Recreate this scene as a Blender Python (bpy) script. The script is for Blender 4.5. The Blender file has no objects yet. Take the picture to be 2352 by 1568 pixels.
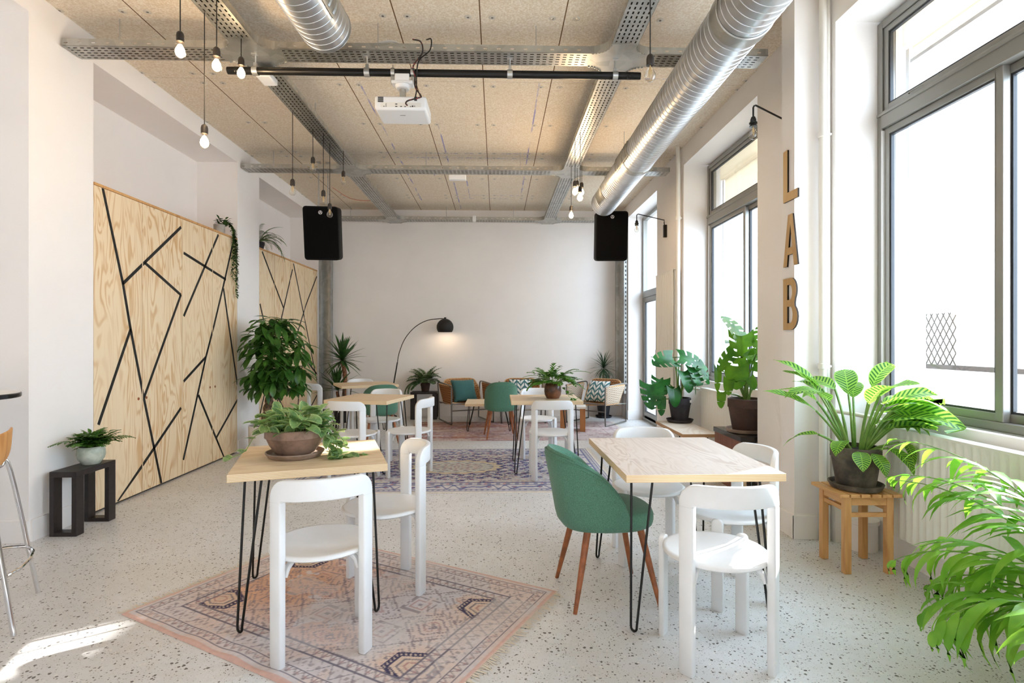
import bpy, bmesh, math, random
import numpy as np
from mathutils import Vector, Matrix
SC = bpy.context.scene
COL = SC.collection
PI = math.pi
def R(a): return math.radians(a)
rnd = random.Random(7)
X3 = Vector((1,0,0)); Y3 = Vector((0,1,0)); Z3 = Vector((0,0,1))

# ------------------------------------------------------------------ meshes
class MB:
    def __init__(s):
        s.v=[]; s.f=[]; s.m=[]; s.a={}; s.mi=0
    def add(s, vs, fs):
        o=len(s.v); s.v.extend([tuple(p) for p in vs])
        for f in fs:
            s.f.append(tuple(i+o for i in f)); s.m.append(s.mi)
        return o
    def box(s, x0,x1,y0,y1,z0,z1):
        vs=[(x0,y0,z0),(x1,y0,z0),(x1,y1,z0),(x0,y1,z0),(x0,y0,z1),(x1,y0,z1),(x1,y1,z1),(x0,y1,z1)]
        s.add(vs,[(0,3,2,1),(4,5,6,7),(0,1,5,4),(1,2,6,5),(2,3,7,6),(3,0,4,7)])
    def obox(s, c, hx,hy,hz, M=None):
        """box of half sizes about c, turned by 3x3 M"""
        vs=[]
        for z in(-hz,hz):
            for x,y in((-hx,-hy),(hx,-hy),(hx,hy),(-hx,hy)):
                p=Vector((x,y,z))
                if M: p=M@p
                vs.append(p+Vector(c))
        s.add(vs,[(0,3,2,1),(4,5,6,7),(0,1,5,4),(1,2,6,5),(2,3,7,6),(3,0,4,7)])
    def bar(s,a,b,w,t,up=None):
        a=Vector(a);b=Vector(b);T=(b-a).normalized()
        u=Vector(up) if up else (Z3 if abs(T.z)<.9 else Y3)
        S=T.cross(u).normalized();U=S.cross(T)
        vs=[]
        for p in(a,b):
            for x,y in((-w,-t),(w,-t),(w,t),(-w,t)): vs.append(p+S*x/2+U*y/2)
        s.add(vs,[(3,2,1,0),(4,5,6,7),(0,1,5,4),(1,2,6,5),(2,3,7,6),(3,0,4,7)])
    def tube(s, pts, r, seg=8, cap=True, closed=False):
        pts=[Vector(p) for p in pts]; n=len(pts)
        rs=r if hasattr(r,'__len__') else [r]*n
        T=[]
        for i in range(n):
            if closed: d=pts[(i+1)%n]-pts[i-1]
            else: d=pts[min(i+1,n-1)]-pts[max(i-1,0)]
            T.append(d.normalized() if d.length>1e-9 else Z3.copy())
        up=Z3 if abs(T[0].z)<.9 else X3
        S=T[0].cross(up).normalized()
        vs=[];fs=[]
        for i in range(n):
            if i:
                S=S-T[i]*S.dot(T[i])
                S=S.normalized() if S.length>1e-6 else T[i].orthogonal().normalized()
            U=T[i].cross(S)
            for k in range(seg):
                a=2*PI*k/seg
                vs.append(pts[i]+(S*math.cos(a)+U*math.sin(a))*rs[i])
        m=n if closed else n-1
        for i in range(m):
            j=(i+1)%n
            for k in range(seg):
                l=(k+1)%seg
                fs.append((i*seg+k,i*seg+l,j*seg+l,j*seg+k))
        if cap and not closed:
            fs.append(tuple(range(seg-1,-1,-1))); fs.append(tuple((n-1)*seg+k for k in range(seg)))
        s.add(vs,fs)
    def lathe(s, prof, seg=32, c=(0,0,0), axis='z', a0=0, a1=2*PI, sx=1, sy=1):
        full=abs(a1-a0-2*PI)<1e-6; n=len(prof); cols=seg if full else seg+1
        vs=[];fs=[]
        for k in range(cols):
            a=a0+(a1-a0)*k/seg
            for r,z in prof:
                x,y=r*math.cos(a)*sx,r*math.sin(a)*sy
                p=(x,y,z) if axis=='z' else ((x,z,y) if axis=='y' else (z,x,y))
                vs.append((p[0]+c[0],p[1]+c[1],p[2]+c[2]))
        for k in range(seg):
            l=(k+1)%cols
            for i in range(n-1):
                q=[k*n+i,l*n+i,l*n+i+1,k*n+i+1]
                if axis=='y': q.reverse()
                if prof[i][0]<1e-7: q=[x for x in q if x!=q[1]] if axis!='y' else q
                fs.append(tuple(dict.fromkeys(q)))
        s.add(vs,fs)
    def sweep(s, pts, wax, nax, ws, ts, rf=.45, cap=True):
        """rounded rectangle section (w along wax, t along nax) along pts"""
        prof=[]
        K=3
        vs=[];fs=[];n=len(pts)
        for i in range(n):
            w,t=ws[i]/2,ts[i]/2; r=min(w,t)*rf*2*.5
            sec=[]
            for cx,cy,a in((w-r,t-r,0),(-w+r,t-r,90),(-w+r,-t+r,180),(w-r,-t+r,270)):
                for k in range(K):
                    b=R(a+90*k/(K-1)); sec.append((cx+r*math.cos(b),cy+r*math.sin(b)))
            for x,y in sec: vs.append(Vector(pts[i])+Vector(wax[i])*x+Vector(nax[i])*y)
        m=4*K
        for i in range(n-1):
            for k in range(m):
                l=(k+1)%m; fs.append((i*m+k,i*m+l,(i+1)*m+l,(i+1)*m+k))
        if cap:
            fs.append(tuple(range(m-1,-1,-1))); fs.append(tuple((n-1)*m+k for k in range(m)))
        s.add(vs,fs)
    def grid(s, fn, nu, nv, skip=None):
        """fn(u,v) 0..1 -> point"""
        vs=[fn(i/nu,j/nv) for i in range(nu+1) for j in range(nv+1)]
        fs=[(i*(nv+1)+j,(i+1)*(nv+1)+j,(i+1)*(nv+1)+j+1,i*(nv+1)+j+1) for i in range(nu) for j in range(nv) if not(skip and skip(i,j))]
        return s.add(vs,fs)
    def sphere(s,c,r,nu=16,nv=10,sz=1):
        prof=[(r*math.sin(PI*i/nv),-r*math.cos(PI*i/nv)*sz) for i in range(nv+1)]
        prof[0]=(0,prof[0][1]);prof[-1]=(0,prof[-1][1])
        s.lathe(prof,nu,c)
    def build(s, name, mats, parent=None, smooth=40, bevel=0, solid=0, subsurf=0):
        me=bpy.data.meshes.new(name); me.from_pydata(s.v,[],s.f)
        if not isinstance(mats,(list,tuple)): mats=[mats]
        for m in mats: me.materials.append(m)
        if len(mats)>1: me.polygons.foreach_set('material_index',s.m)
        if 'leaf' in s.a:
            at=me.attributes.new('leaf','FLOAT_VECTOR','POINT')
            d=s.a['leaf']; buf=[]
            for i in range(len(s.v)): buf.extend(d.get(i,(0,0,0)))
            at.data.foreach_set('vector',buf)
        bm=bmesh.new();bm.from_mesh(me)
        bmesh.ops.remove_doubles(bm,verts=bm.verts,dist=1e-6) if not s.a else None
        if 'noflip' not in s.a: bmesh.ops.recalc_face_normals(bm,faces=bm.faces)
        bm.to_mesh(me);bm.free()
        if smooth:
            me.polygons.foreach_set('use_smooth',[True]*len(me.polygons))
            me.set_sharp_from_angle(angle=R(smooth))
        me.update()
        o=bpy.data.objects.new(name,me); COL.objects.link(o)
        if parent: o.parent=parent
        if solid:
            md=o.modifiers.new('t','SOLIDIFY');md.thickness=solid;md.offset=0
        if bevel:
            md=o.modifiers.new('b','BEVEL');md.width=bevel;md.segments=2;md.limit_method='ANGLE';md.angle_limit=R(40)
        if subsurf:
            md=o.modifiers.new('s','SUBSURF');md.levels=subsurf;md.render_levels=subsurf
        return o

def tag(o,label,cat,group=None,kind='thing'):
    o['label']=label; o['category']=cat; o['kind']=kind
    if group: o['group']=group
    return o
def thing(name,label,cat,loc=(0,0,0),rz=0,group=None):
    o=bpy.data.objects.new(name,None); COL.objects.link(o)
    o.empty_display_size=.05
    o.location=loc; o.rotation_euler=(0,0,R(rz))
    return tag(o,label,cat,group)
def struct(o,label,cat):
    return tag(o,label,cat,None,'structure')
def dup(root,loc,rz,label,group=None):
    r=root.copy(); COL.objects.link(r); r.location=loc; r.rotation_euler=(0,0,R(rz)); r['label']=label
    if group: r['group']=group
    for ch in root.children:
        c=ch.copy(); COL.objects.link(c); c.parent=r
        for g in ch.children:
            d=g.copy(); COL.objects.link(d); d.parent=c
    return r

# ------------------------------------------------------------------ materials
def lin(c):
    c=c/255
    return c/12.92 if c<=.04045 else ((c+.055)/1.055)**2.4
def rgb(*c): return tuple(lin(x) for x in c)+(1,)
class NT:
    def __init__(s,name):
        s.mat=bpy.data.materials.new(name); s.mat.use_nodes=True
        s.nt=s.mat.node_tree; s.b=s.nt.nodes['Principled BSDF']; s.out=s.nt.nodes['Material Output']
    def n(s,t,**k):
        nd=s.nt.nodes.new(t)
        for a,b in k.items(): setattr(nd,a,b)
        return nd
    def set(s,sock,val):
        if isinstance(val,bpy.types.NodeSocket): s.nt.links.new(val,sock)
        else: sock.default_value=val
    def m(s,op,a,b=None,c=None,clamp=False):
        nd=s.n('ShaderNodeMath',operation=op,use_clamp=clamp)
        for i,x in enumerate((a,b,c)):
            if x is not None: s.set(nd.inputs[i],x)
        return nd.outputs[0]
    def mix(s,f,a,b,mode='MIX'):
        nd=s.n('ShaderNodeMix',data_type='RGBA',blend_type=mode)
        s.set(nd.inputs['Factor'],f); s.set(nd.inputs[6],a); s.set(nd.inputs[7],b)
        return nd.outputs[2]
    def co(s,kind='Object'): return s.n('ShaderNodeTexCoord').outputs[kind]
    def xyz(s,v):
        nd=s.n('ShaderNodeSeparateXYZ'); s.set(nd.inputs[0],v); return nd.outputs
    def vec(s,x,y,z):
        nd=s.n('ShaderNodeCombineXYZ')
        for i,a in enumerate((x,y,z)): s.set(nd.inputs[i],a)
        return nd.outputs[0]
    def scale(s,v,sc):
        nd=s.n('ShaderNodeMapping'); s.set(nd.inputs[0],v); nd.inputs['Scale'].default_value=sc; return nd.outputs[0]
    def noise(s,v,sc,det=3,rough=.55,dist=0):
        nd=s.n('ShaderNodeTexNoise'); s.set(nd.inputs['Vector'],v)
        nd.inputs['Scale'].default_value=sc; nd.inputs['Detail'].default_value=det; nd.inputs['Roughness'].default_value=rough; nd.inputs['Distortion'].default_value=dist
        return nd.outputs['Fac']
    def vor(s,v,sc,feat='F1'):
        nd=s.n('ShaderNodeTexVoronoi',feature=feat); s.set(nd.inputs['Vector'],v); nd.inputs['Scale'].default_value=sc
        return nd
    def ss(s,x,a,b):
        nd=s.n('ShaderNodeMapRange',interpolation_type='SMOOTHSTEP'); s.set(nd.inputs[0],x)
        nd.inputs[1].default_value=a; nd.inputs[2].default_value=b; return nd.outputs[0]
    def bump(s,h,st=.3,d=.01):
        nd=s.n('ShaderNodeBump'); nd.inputs['Strength'].default_value=st; nd.inputs['Distance'].default_value=d
        s.set(nd.inputs['Height'],h); s.nt.links.new(nd.outputs[0],s.b.inputs['Normal'])
    def done(s,col=None,rough=None,metal=None,spec=None):
        if col is not None: s.set(s.b.inputs['Base Color'],col)
        if rough is not None: s.set(s.b.inputs['Roughness'],rough)
        if metal is not None: s.b.inputs['Metallic'].default_value=metal
        if spec is not None: s.b.inputs['Specular IOR Level'].default_value=spec
        return s.mat
def simple(name,c,rough=.5,metal=0,var=0,vs=8,spec=None,bump=0,bs=60):
    t=NT(name)
    col=rgb(*c)
    if var:
        f=t.noise(t.co(),vs,4)
        col=t.mix(t.ss(f,.3,.7),rgb(*[max(0,x*(1-var)) for x in c]),rgb(*[min(255,x*(1+var)) for x in c]))
    if bump: t.bump(t.noise(t.co(),bs,3),bump,.004)
    return t.done(col,rough,metal,spec)

M={}
M['wall']=simple('white_plaster',(246,241,237),.85,var=.006,vs=2,bump=.05,bs=90)
M['wallout']=simple('cream_render',(222,212,198),.9,var=.02,vs=1.5)
M['yard']=simple('pale_grey_paving',(196,197,198),.9,var=.04,vs=2)
M['white']=simple('white_paint_chair',(232,233,234),.35,var=.012,vs=5)
M['whitegloss']=simple('white_enamel',(236,234,229),.35)
M['whiteplastic']=simple('white_plastic',(236,236,236),.4)
M['pipe']=simple('white_pipe_paint',(238,234,226),.4)
M['black']=simple('black_steel',(22,21,21),.3,.3)
M['blackmatte']=simple('matt_black',(14,13,13),.6,var=.15,vs=20)
M['speaker']=simple('speaker_black',(6,6,7),.8,spec=.12,bump=.1,bs=400)
M['speakercab']=simple('speaker_cabinet_black',(10,10,11),.65,spec=.2)
M['washer']=simple('pale_fixing_washer',(214,204,188),.8)
M['cord']=simple('black_cord',(22,20,18),.6)
M['darkwood']=simple('black_stained_wood',(34,27,27),.45,var=.2,vs=30)
M['laminate']=simple('black_laminate',(24,23,25),.22)
M['alu']=simple('grey_aluminium',(150,148,142),.4,.55)
M['aludark']=simple('grey_gasket',(52,54,58),.5)
M['chrome']=simple('chrome',(220,220,222),.08,1)
M['steeltube']=simple('grey_steel_tube',(128,126,124),.3,.85)
M['clamp']=simple('zinc_clamp',(198,198,196),.3,.9)
M['socketbrown']=simple('dark_bulb_socket',(46,40,36),.5)
M['soil']=simple('potting_soil',(38,28,20),.95,var=.4,vs=60,bump=.8,bs=120)
M['pinktrim']=simple('rug_pink_edge',(214,160,142),.95)
M['fringe']=simple('cream_fringe',(226,214,196),.95)
M['walnut']=simple('walnut_leg',(150,88,52),.4,var=.14,vs=18)
M['glaze']=None

def m_galv(name,c,rough,sc=14,var=.16):
    t=NT(name)
    v=t.vor(t.co(),sc); f=t.noise(t.co(),7,4)
    k=t.m('ADD',t.m('MULTIPLY',v.outputs['Color'],.5),t.m('MULTIPLY',f,.5))
    col=t.mix(k,rgb(*[x*(1-var) for x in c]),rgb(*[min(255,x*(1+var)) for x in c]))
    return t.done(col,t.m('ADD',rough,t.m('MULTIPLY',f,.12)),.9)
M['galv']=m_galv('galvanised_steel',(178,178,174),.3)
M['duct']=m_galv('spiral_duct_steel',(205,207,210),.25,9,.05)

def m_ceiling():
    t=NT('woodwool_board')
    p=t.co(); x,y,z=t.xyz(p)
    f1=t.noise(p,75,5,.7); f2=t.noise(t.scale(p,(1,.5,1)),2.2,3); f3=t.noise(p,160,2)
    col=t.mix(t.ss(f1,.36,.66),rgb(224,204,176),rgb(248,237,220))
    col=t.mix(t.m('MULTIPLY',t.ss(f2,.48,.75),.3),col,rgb(230,208,180))
    col=t.mix(t.m('MULTIPLY',t.ss(f3,.66,.72),.4),col,rgb(178,142,104))
    # long seams every 0.63 m, cross joints every 2.03 m
    sx=t.m('ABSOLUTE',t.m('SUBTRACT',t.m('FRACT',t.m('ADD',t.m('DIVIDE',t.m('ADD',x,.754),.63),50.5)),.5))
    sx=t.m('LESS_THAN',t.m('MULTIPLY',sx,.63),.0045)
    sy=t.m('ABSOLUTE',t.m('SUBTRACT',t.m('FRACT',t.m('ADD',t.m('DIVIDE',t.m('SUBTRACT',y,7.13),2.03),50.5)),.5))
    sy=t.m('LESS_THAN',t.m('MULTIPLY',sy,2.03),.0022)
    col=t.mix(t.m('MULTIPLY',sy,.55),col,rgb(150,118,84))
    col=t.mix(sx,col,rgb(112,80,46))
    # blue chalk lines snapped along fixing rows
    ch=None
    n=t.ss(t.noise(t.scale(p,(6,1,1)),3.2,2),.42,.62)
    for cx,y0,y1 in((-1.28,5.1,9.4),(-.65,5.9,10),(.40,5.1,9),(-.45,8.0,9.2),(-.9,7.2,8.0)):
        a=t.m('LESS_THAN',t.m('ABSOLUTE',t.m('SUBTRACT',x,cx)),.008)
        a=t.m('MULTIPLY',a,t.m('MULTIPLY',t.m('GREATER_THAN',y,y0),t.m('LESS_THAN',y,y1)))
        ch=a if ch is None else t.m('MAXIMUM',ch,a)
    for cy,x0,x1 in((7.05,-1.5,.45),(7.22,-1.2,.4),(9.07,-.6,.4),(9.26,-.7,.3),(5.0,-1.9,-1.2),(5.0,1.2,2.0)):
        a=t.m('LESS_THAN',t.m('ABSOLUTE',t.m('SUBTRACT',y,cy)),.008)
        a=t.m('MULTIPLY',a,t.m('MULTIPLY',t.m('GREATER_THAN',x,x0),t.m('LESS_THAN',x,x1)))
        ch=t.m('MAXIMUM',ch,a)
    col=t.mix(t.m('MULTIPLY',t.m('MULTIPLY',ch,n),.75),col,rgb(128,128,200))
    t.bump(f1,.35,.004)
    return t.done(col,.95)
M['ceiling']=m_ceiling()

def m_floor():
    t=NT('terrazzo_concrete')
    p=t.co(); w=t.noise(p,1.1,4); w2=t.noise(p,16,4)
    col=t.mix(t.ss(w,.3,.7),rgb(214,213,213),rgb(228,229,230))
    col=t.mix(t.m('MULTIPLY',t.ss(w2,.4,.7),.35),col,rgb(212,209,205))
    fine=t.noise(p,150,2)
    col=t.mix(t.m('MULTIPLY',t.ss(fine,.55,.7),.5),col,rgb(196,190,184))
    pw=t.n('ShaderNodeVectorMath',operation='ADD'); nn=t.n('ShaderNodeTexNoise'); nn.inputs['Scale'].default_value=30
    t.set(nn.inputs['Vector'],p); sc=t.n('ShaderNodeVectorMath',operation='SCALE'); t.set(sc.inputs[0],nn.outputs['Color']); sc.inputs['Scale'].default_value=.02
    t.set(pw.inputs[0],p); t.set(pw.inputs[1],sc.outputs[0]); q=pw.outputs[0]
    dens=t.noise(p,2.6,2)
    for s_,th,sz,c,al in((46,.52,.27,(78,72,66),.92),(76,.56,.27,(96,88,80),.85),(120,.5,.3,(150,144,138),.65),(60,.8,.33,(240,236,230),.6)):
        v=t.vor(q,s_)
        cr=t.xyz(v.outputs['Color'])
        lim=t.m('MULTIPLY',cr[1],sz)
        k=t.m('MULTIPLY',t.m('LESS_THAN',v.outputs['Distance'],t.m('ADD',lim,.06)),t.m('GREATER_THAN',t.m('ADD',cr[0],t.m('MULTIPLY',t.m('SUBTRACT',dens,.5),.5)),th))
        col=t.mix(t.m('MULTIPLY',k,al),col,rgb(*c))
    return t.done(col,t.m('ADD',.26,t.m('MULTIPLY',w2,.2)),0,.5)
M['floor']=m_floor()

def m_ply(name,c1,c2,c3,axis='z',sc=1.0,edge=None,rough=.5):
    """flame-grained softwood ply, grain along axis; edge = colours of the ply edge"""
    t=NT(name); p=t.co()
    st={'x':(.16,1,1),'y':(1,.16,1),'z':(1,1,.17)}[axis]
    inf=t.n('ShaderNodeObjectInfo'); off=t.m('MULTIPLY',inf.outputs['Random'],37.)
    pv=t.n('ShaderNodeVectorMath',operation='ADD'); t.set(pv.inputs[0],p); t.set(pv.inputs[1],t.vec(off,off,off))
    q=t.scale(pv.outputs[0],st)
    f=t.noise(q,2.6*sc,2,.5,.7)
    rings=t.m('FRACT',t.m('MULTIPLY',f,12))
    tri=t.m('ABSOLUTE',t.m('SUBTRACT',t.m('MULTIPLY',rings,2),1))
    g=t.noise(t.scale(pv.outputs[0],{'x':(.04,1,1),'y':(1,.04,1),'z':(1,1,.03)}[axis]),70,3)
    patch=t.ss(t.noise(q,1.6*sc,3),.38,.66)
    k=t.m('MULTIPLY',t.ss(tri,.35,.95),t.m('ADD',.25,t.m('MULTIPLY',patch,.75)))
    col=t.mix(k,rgb(*c1),rgb(*c2))
    col=t.mix(t.m('MULTIPLY',t.ss(g,.5,.75),.3),col,rgb(*c3))
    if edge:
        geo=t.n('ShaderNodeNewGeometry'); tc=t.n('ShaderNodeTexCoord')
        nz=t.m('ABSOLUTE',t.xyz(tc.outputs['Normal'])[2])
        zz=t.xyz(p)[2]
        band=t.m('FRACT',t.m('MULTIPLY',zz,1/.0068))
        e=t.mix(t.m('GREATER_THAN',band,.62),rgb(*edge[0]),rgb(*edge[1]))
        col=t.mix(t.m('LESS_THAN',nz,.5),col,e)
    return t.done(col,rough)
M['door']=m_ply('pine_plywood_door',(242,219,183),(216,174,122),(230,198,154),'z',2.0)
M['top']=m_ply('plywood_table_top',(232,207,172),(216,184,142),(224,194,154),'x',1.3,edge=((238,218,184),(206,166,112)),rough=.42)
M['topwash']=m_ply('plywood_table_top_pale',(228,214,202),(206,186,170),(216,200,184),'y',2.6,edge=((240,220,186),(208,168,114)),rough=.42)
M['stoolwood']=m_ply('beech_stool',(216,166,108),(196,140,82),(208,152,94),'z',1.5)
M['stooltop']=m_ply('beech_slat',(218,168,110),(198,144,86),(210,154,96),'y',1.5)
M['barwood']=m_ply('bar_stool_ply',(222,164,98),(204,140,74),(214,152,86),'z',1.)
M['oak']=m_ply('oak_slab',(178,120,70),(150,94,50),(166,108,60),'z',1.5)
M['reddish']=m_ply('red_brown_ply',(134,84,64),(112,66,50),(124,76,58),'z',1.)
M['benchtop']=m_ply('bench_ply',(226,212,196),(212,192,168),(220,202,182),'y',1.6,edge=((206,168,122),(170,122,78)))
M['letter']=m_ply('letter_ply',(196,158,104),(178,138,86),(188,148,94),'z',1.2)
M['letteredge']=simple('burnt_letter_edge',(40,26,16),.7)

def m_fabric(name,c,sc=260):
    t=NT(name); p=t.co()
    f=t.noise(p,sc,2); g=t.noise(p,6,3)
    col=t.mix(t.ss(f,.35,.65),rgb(*[x*.86 for x in c]),rgb(*[x*1.08 for x in c]))
    col=t.mix(t.m('MULTIPLY',g,.25),col,rgb(*[x*.85 for x in c]))
    t.bump(f,.25,.002)
    t.b.inputs['Sheen Weight'].default_value=.15
    return t.done(col,.9)
M['green']=m_fabric('green_fabric',(82,128,106))
M['teal']=m_fabric('teal_cushion_fabric',(62,112,112))

def m_weave(name,c,dark,sx=90,sy=140):
    t=NT(name); p=t.co('UV') if False else t.co(); x,y,z=t.xyz(p)
    n=t.noise(p,25,2)
    a=t.m('SINE',t.m('MULTIPLY',t.m('ADD',x,y),sx)); b=t.m('SINE',t.m('MULTIPLY',z,sy)); c2=t.m('SINE',t.m('MULTIPLY',t.m('SUBTRACT',y,x),sx))
    h=t.m('MULTIPLY',t.m('MAXIMUM',a,c2),b)
    k=t.ss(h,-.55,.35)
    col=t.mix(k,rgb(*dark),rgb(*c))
    col=t.mix(t.m('MULTIPLY',n,.3),col,rgb(*[q*.8 for q in c]))
    t.bump(k,.8,.006)
    return t.done(col,.75)
M['cane']=m_weave('brown_cane_weave',(176,118,68),(96,54,24),120,170)
M['rope']=m_weave('beige_rope_weave',(216,200,180),(150,126,104),100,210)
M['canetan']=m_weave('tan_cane_weave',(200,152,102),(140,92,52),120,170)
M['caneedge']=simple('cane_edge',(205,164,116),.6,var=.1,vs=40)

def m_leafprint():
    t=NT('leaf_print_cushion'); x,y,z=t.xyz(t.co())
    fx=t.m('SUBTRACT',t.m('FRACT',t.m('ADD',t.m('MULTIPLY',x,7.5),20.5)),.5); ax=t.m('ABSOLUTE',fx)
    s=t.m('FRACT',t.m('ADD',t.m('MULTIPLY',z,12),t.m('ADD',40,t.m('MULTIPLY',t.m('POWER',ax,.7),-1.6))))
    k=t.m('MULTIPLY',t.m('LESS_THAN',s,.56),t.m('MULTIPLY',t.m('LESS_THAN',ax,.44),t.m('GREATER_THAN',ax,.03)))
    col=t.mix(k,rgb(70,118,124),rgb(232,232,228))
    return t.done(col,.9)
M['leafprint']=m_leafprint()

def m_leaf(name,c1,c2,sc=9,rough=.38,trans=.35,stripe=None,spots=None,edge=None):
    t=NT(name); p=t.co()
    f=t.ss(t.noise(p,sc,3),.3,.7); col=t.mix(f,rgb(*c1),rgb(*c2))
    if stripe:
        at=t.n('ShaderNodeAttribute',attribute_name='leaf'); u,v,w=t.xyz(at.outputs['Vector'])
        s=t.m('FRACT',t.m('SUBTRACT',t.m('MULTIPLY',u,12),t.m('MULTIPLY',t.m('ABSOLUTE',v),1.6)))
        col=t.mix(t.m('MULTIPLY',t.m('MULTIPLY',t.ss(s,.45,.6),t.m('GREATER_THAN',t.m('ABSOLUTE',v),.06)),t.m('LESS_THAN',t.m('ABSOLUTE',v),.9)),col,rgb(*stripe))
    if edge:
        at=t.n('ShaderNodeAttribute',attribute_name='leaf'); u,v,w=t.xyz(at.outputs['Vector'])
        col=t.mix(t.ss(t.m('ABSOLUTE',v),.6,.95),col,rgb(*edge))
    if spots:
        vv=t.vor(p,170); col=t.mix(t.m('LESS_THAN',vv.outputs['Distance'],.22),col,rgb(*spots))
    t.done(col,rough)
    tr=t.n('ShaderNodeBsdfTranslucent'); hs=t.n('ShaderNodeHueSaturation'); t.set(hs.inputs['Color'],col); hs.inputs['Value'].default_value=1.2; hs.inputs['Saturation'].default_value=1.0; hs.inputs['Hue'].default_value=.485
    t.set(tr.inputs[0],hs.outputs[0])
    mx=t.n('ShaderNodeMixShader'); mx.inputs[0].default_value=trans
    t.nt.links.new(t.b.outputs[0],mx.inputs[1]); t.nt.links.new(tr.outputs[0],mx.inputs[2]); t.nt.links.new(mx.outputs[0],t.out.inputs[0])
    return t.mat
M['l_fern']=m_leaf('fern_green',(50,94,34),(92,142,58))
M['l_boston']=m_leaf('boston_fern_green',(38,78,30),(70,116,46))
M['l_ivy']=m_leaf('ivy_green',(30,56,26),(66,100,52))
M['l_pachira']=m_leaf('pachira_green',(44,90,36),(84,134,56),6,.30)
M['l_pothos']=m_leaf('satin_pothos_green',(84,130,80),(146,182,108),14,.35,.35,spots=(196,214,196),edge=(176,200,130))
M['l_yucca']=m_leaf('yucca_green',(34,70,34),(66,108,52),7,.4,.2)
M['l_drac']=m_leaf('dracaena_green',(34,58,40),(58,92,58),7,.4,.2)
M['l_small']=m_leaf('grey_green_foliage',(58,88,56),(112,140,94),12)
M['l_bluestar']=m_leaf('glossy_fern_green',(44,98,36),(96,158,58),10,.3)
M['l_monst']=m_leaf('monstera_green',(26,78,34),(48,118,48),7,.28,.3)
M['l_monstlit']=m_leaf('monstera_green_lit',(52,110,26),(92,146,34),7,.3,.5)  # brighter copy of the monstera green, backlight put into the colour
M['l_cal']=m_leaf('striped_calathea_leaf',(132,186,66),(156,206,86),8,.35,.4,stripe=(46,110,38))
M['l_palm']=m_leaf('palm_green',(96,164,44),(150,204,76),5,.35,.45)
M['stem']=m_leaf('green_stem',(96,140,56),(130,160,80),12,.4,.1)
M['bark']=simple('grey_brown_bark',(112,92,72),.85,var=.3,vs=30,bump=.6,bs=40)
M['barkred']=simple('ringed_yucca_bark',(126,86,62),.85,var=.3,vs=50,bump=.6,bs=50)

def m_pot(name,c,var=.12,rough=.75,c2=None):
    t=NT(name); p=t.co()
    f=t.noise(p,7,5,.65); g=t.noise(p,60,3)
    col=t.mix(t.ss(f,.35,.7),rgb(*[x*(1-var) for x in c]),rgb(*(c2 or [min(255,x*(1+var)) for x in c])))
    col=t.mix(t.m('MULTIPLY',g,.2),col,rgb(*[x*.8 for x in c]))
    return t.done(col,rough)
M['pot_bowl']=m_pot('brown_clay_bowl',(134,108,92),.22)
M['pot_saucer']=m_pot('pale_clay_saucer',(156,134,118),.14)
M['pot_brown']=m_pot('dark_brown_clay',(74,54,46),.12)
M['pot_dark']=m_pot('charcoal_clay',(54,50,56),.16)
M['pot_black']=m_pot('black_clay',(36,36,40),.12)
M['pot_grey']=m_pot('weathered_grey_clay',(82,74,68),.25,.8,(120,108,92))
M['pot_white']=m_pot('white_pot',(228,226,224),.02,.5)
M['pot_celadon']=m_pot('pale_celadon_glaze',(188,198,178),.1,.25,(222,224,208))
M['pot_mottled']=m_pot('mottled_brown_glaze',(104,66,48),.45,.3,(150,100,74))
M['pot_ribbed']=m_pot('grey_ribbed_ceramic',(170,164,154),.08,.6)

def m_glass(name,rough=.0,tint=(1,1,1,1),refl=1.0,dirt=False):
    t=NT(name); nt=t.nt
    tr=t.n('ShaderNodeBsdfTransparent'); tr.inputs[0].default_value=tint
    gl=t.n('ShaderNodeBsdfGlossy'); gl.inputs['Roughness'].default_value=rough
    lw=t.n('ShaderNodeLayerWeight'); lw.inputs['Blend'].default_value=.5
    mx=t.n('ShaderNodeMixShader'); t.set(mx.inputs[0],t.m('MULTIPLY',t.m('ADD',.03,t.m('MULTIPLY',t.m('POWER',lw.outputs['Facing'],4),.5)),refl,clamp=True))
    nt.links.new(tr.outputs[0],mx.inputs[1]); nt.links.new(gl.outputs[0],mx.inputs[2])
    nt.links.new(mx.outputs[0],t.out.inputs[0])
    return t.mat
M['glass']=m_glass('window_glass')
M['bulbglass']=m_glass('bulb_glass',.02,(.93,.91,.87,1),3.2)
def m_emit(name,c,s):
    t=NT(name); t.b.inputs['Base Color'].default_value=(0,0,0,1)
    t.b.inputs['Emission Color'].default_value=c; t.b.inputs['Emission Strength'].default_value=s
    return t.mat
M['glow']=m_emit('lit_filament',(1,.72,.42,1),26)
M['filament']=simple('unlit_filament',(236,206,150),.35,.2)
M['lampglow']=m_emit('lit_lamp_bulb',(1,.74,.45,1),12)
def m_vcol(name,rough=.95):
    t=NT(name); at=t.n('ShaderNodeAttribute',attribute_name='Col')
    f=t.noise(t.co(),260,2)
    t.bump(f,.3,.003)
    return t.done(at.outputs['Color'],rough,0,.1)
M['rug']=m_vcol('woven_rug')
M['trellis']=simple('weathered_trellis',(62,52,44),.8)
M['radiator']=simple('radiator_white',(238,235,228),.35)
t=NT('cream_blind_fabric'); t.done(rgb(226,218,204),.9); _tr=t.n('ShaderNodeBsdfTranslucent'); _tr.inputs[0].default_value=rgb(236,226,208); _mx=t.n('ShaderNodeMixShader'); _mx.inputs[0].default_value=.55
t.nt.links.new(t.b.outputs[0],_mx.inputs[1]); t.nt.links.new(_tr.outputs[0],_mx.inputs[2]); t.nt.links.new(_mx.outputs[0],t.out.inputs[0]); M['blindfab']=t.mat
M['emblem']=simple('emblem_silver',(232,232,230),.4)
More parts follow.
